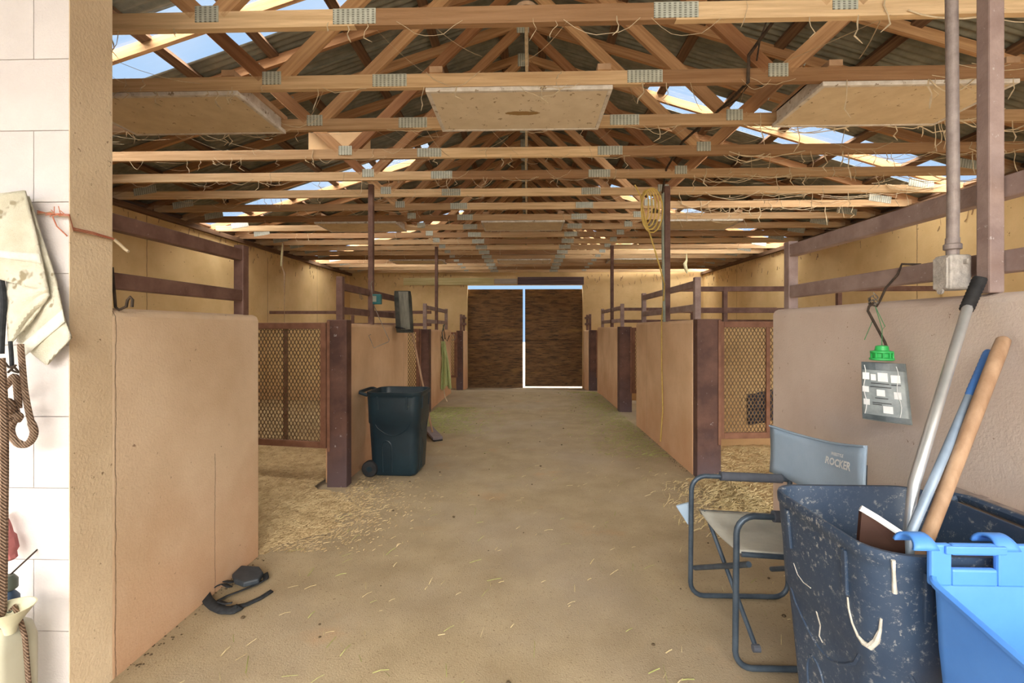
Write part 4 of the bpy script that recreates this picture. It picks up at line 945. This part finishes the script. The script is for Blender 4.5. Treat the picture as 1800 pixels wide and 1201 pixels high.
cobwebs('cobwebs', 'dusty cobweb strands hanging all along the roof trusses', [(-4.5, 4.5, 1, 16, 330, 1.0), (-1.5, 1.5, 0, 5, 60, .9), (1.6, 4.5, 0, 6, 230, 1.6), (-4, -1.7, 0, 5, 90, 1.0)], 3)
b = MB(); rnd = random.Random(9)
for x in (OL + .006, OR_ - .006):
    for _ in range(150):
        y = rnd.uniform(3, YE - .1); z = 2.95 - rnd.random() ** 2 * .35; L = rnd.uniform(.02, .10)
        b.tube([(x, y, z), (x, y + rnd.uniform(-.03, .03), z - L)], rnd.uniform(.002, .006), 4)
for _ in range(120):
    x = rnd.uniform(OL + .1, OR_ - .1); z = 2.98 - rnd.random() ** 2 * .4
    if XL < x < 1.6: continue
    L = rnd.uniform(.03, .12); b.tube([(x, YE - .006, z), (x + rnd.uniform(-.04, .04), YE - .006, z - L)], rnd.uniform(.004, .009), 4)
o = b.obj('wall_cobwebs', M_twine_dusty); o['kind'] = 'stuff'; tag(o, 'brown cobweb clots along the tops of the outer walls', 'cobweb')

def bed(name, x0, x1, y0, y1, door, dx, seed, label):
    rnd = random.Random(seed); nx, ny = 110, 160
    def h(x, y):
        e = min(1, max(0, dx(x, y)))
        return -.014 + .05 * e + .012 * e * math.sin(x * 7 + y * 3) * math.sin(y * 5 - x * 2)
    b = MB()
    def part(a0, a1, c0, c1, nx, ny):
        b.grid(lambda u, v: (a0 + (a1 - a0) * u, c0 + (c1 - c0) * v, h(a0 + (a1 - a0) * u, c0 + (c1 - c0) * v) + rnd.uniform(-.0045, .0045)), nx, ny)
    part(x0, x1, y0, y1, 90, 150); part(*door, 26, 50)
    o = b.obj(name, M_bed, smooth=True); o['kind'] = 'stuff'; tag(o, label, 'bedding'); return h
def sm(t): t = min(1, max(0, t)); return t * t * (3 - 2 * t)
def edL(x, y):
    if x < XL - TH + .01: return 1.0
    if not 2.86 < y < 4.12: return 0.0
    return .9 * sm((-1.28 - .12 * math.sin(y * 5) - .07 * math.sin(y * 13) - x) / .6) * sm((y - 2.86) / .12 + .3)
def edR(x, y):
    if x > XR + TH - .01: return 1.0
    if not 3.1 < y < 4.52: return 0.0
    return .9 * sm((x - 1.34 - .1 * math.sin(y * 5)) / .5)
hl = bed('stall_bedding', OL + .003, XL - TH - .003, 1.9, 9.0, (XL - TH - .003, -1.1, 2.892, 4.052), edL, 1, 'wood shaving bedding covering the left stall floor')
hr = bed('stall_bedding', XR + TH + .003, OR_ - .003, 1.9, 5.65, (1.2, XR + TH + .003, 3.137, 4.492), edR, 2, 'wood shaving bedding covering the right stall floor')
def strands(name, label, gen, n, m, seed, Ls=(.03, .10), wd=.0022):
    rnd = random.Random(seed); vs = []; fs = []
    for _ in range(n):
        p = gen(rnd)
        if p is None: continue
        x, y, z = p; L = rnd.uniform(*Ls); a = rnd.uniform(0, PI); t = rnd.uniform(-.25, .25)
        dx, dy = math.cos(a) * L / 2, math.sin(a) * L / 2; w_ = wd * rnd.uniform(.6, 1.3); wx, wy = -math.sin(a) * w_, math.cos(a) * w_; dz = abs(t) * L / 2
        bz = rnd.uniform(0, .3) * L; k = len(vs)
        z0 = z + .002 + dz
        vs += [(x - dx - wx, y - dy - wy, z0 - dz), (x - dx + wx, y - dy + wy, z0 - dz + w_), (x + wx * .9, y + wy * .9, z0 + bz * .3 + w_), (x - wx * .9, y - wy * .9, z0 + bz * .3), (x + dx + wx * .7, y + dy + wy * .7, z0 + dz + w_), (x + dx - wx * .7, y + dy - wy * .7, z0 + dz)]
        fs += [(k, k + 1, k + 2, k + 3), (k + 3, k + 2, k + 4, k + 5)]
    b = MB(); b.v = vs; b.f = fs; o = b.obj(name, m); o['kind'] = 'stuff'; return tag(o, label, 'straw')
def g_left(r):
    y = 2.0 + 7 * r.random() ** 1.5; x = XL - TH - (OL + 3.2 + 1.5) * 0 - r.random() ** 1.3 * 2.6
    return x, y, hl(x, y)
strands('straw', 'loose straw strewn over the left stall bedding', g_left, 14000, M_chips, 11, (.012, .045), .0026)
def g_leftspill(r):
    y = r.gauss(3.55, .45); x = -1.9 + abs(r.gauss(0, .38))
    if not 2.93 < y < 4.9 or x > -.7 or (x < -1.58 and y > 4.02) or (x < -1.66 and y < 2.9): return None
    return x, y, max(0, hl(x, y))
strands('straw', 'straw spilling from the left stall onto the aisle floor', g_leftspill, 9000, M_chips, 12, (.008, .03), .0024)
def g_right(r):
    y = 3.0 + 2.6 * r.random(); x = XR + TH + r.random() ** 1.2 * 2.6; return x, y, hr(x, y)
strands('straw', 'loose straw strewn over the right stall bedding', g_right, 6500, M_straw, 13, (.03, .09))
def g_rightspill(r):
    y = r.gauss(3.75, .35); x = 1.9 - abs(r.gauss(0, .28))
    if not 3.16 < y < 4.47 or x < 1.1: return None
    return x, y, max(0, hr(x, y))
strands('straw', 'straw spilling from the right stall behind the folding chair', g_rightspill, 3500, M_straw, 14, (.03, .10))
def g_far(r):
    y = r.uniform(6.3, 8.4); x = -1.6 + abs(r.gauss(0, .45))
    return (x, y, 0) if x < .2 else None
strands('straw', 'green hay wisps on the aisle floor beyond the dark bin', g_far, 2600, M_hay, 15, (.03, .09))
def g_far2(r):
    y = r.uniform(5.2, 11); x = 1.58 - abs(r.gauss(0, .35)); return (x, y, fz(y))
strands('straw', 'hay wisps along the foot of the right walls', g_far2, 3200, M_hay, 16, (.03, .08))
def g_aisle(r):
    y = 1.4 + 9 * r.random() ** 1.4; x = r.uniform(-1.5, 1.5); return x, y, fz(y)
strands('straw', 'stray straw bits scattered over the aisle floor', g_aisle, 520, M_straw, 17, (.015, .07), .0016)
strands('straw', 'stray green stems scattered over the aisle floor', g_aisle, 260, M_hay, 18, (.02, .10), .0016)
rnd = random.Random(21); b = MB()
for _ in range(70):
    x, y, z = g_aisle(rnd); r = rnd.uniform(.004, .012); b.lathe([(r * .5, 0), (r, r * .4), (r * .6, r * .9)], 6, (x, y, z))
for _ in range(160):   # crumbs along the foot of the walls
    s = rnd.choice((-1, 1)); y = rnd.uniform(1.9, 2.85) if s < 0 else rnd.uniform(4.7, 6.9); x = (XL + abs(rnd.gauss(0, .035))) if s < 0 else (XR - abs(rnd.gauss(0, .03)))
    r = rnd.uniform(.002, .006); b.lathe([(r * .5, 0), (r, r * .4), (r * .6, r * .9)], 6, (x, y, 0))
o = b.obj('floor_litter', M_dung); o['kind'] = 'stuff'; tag(o, 'small dark crumbs of dirt scattered over the aisle floor', 'litter')
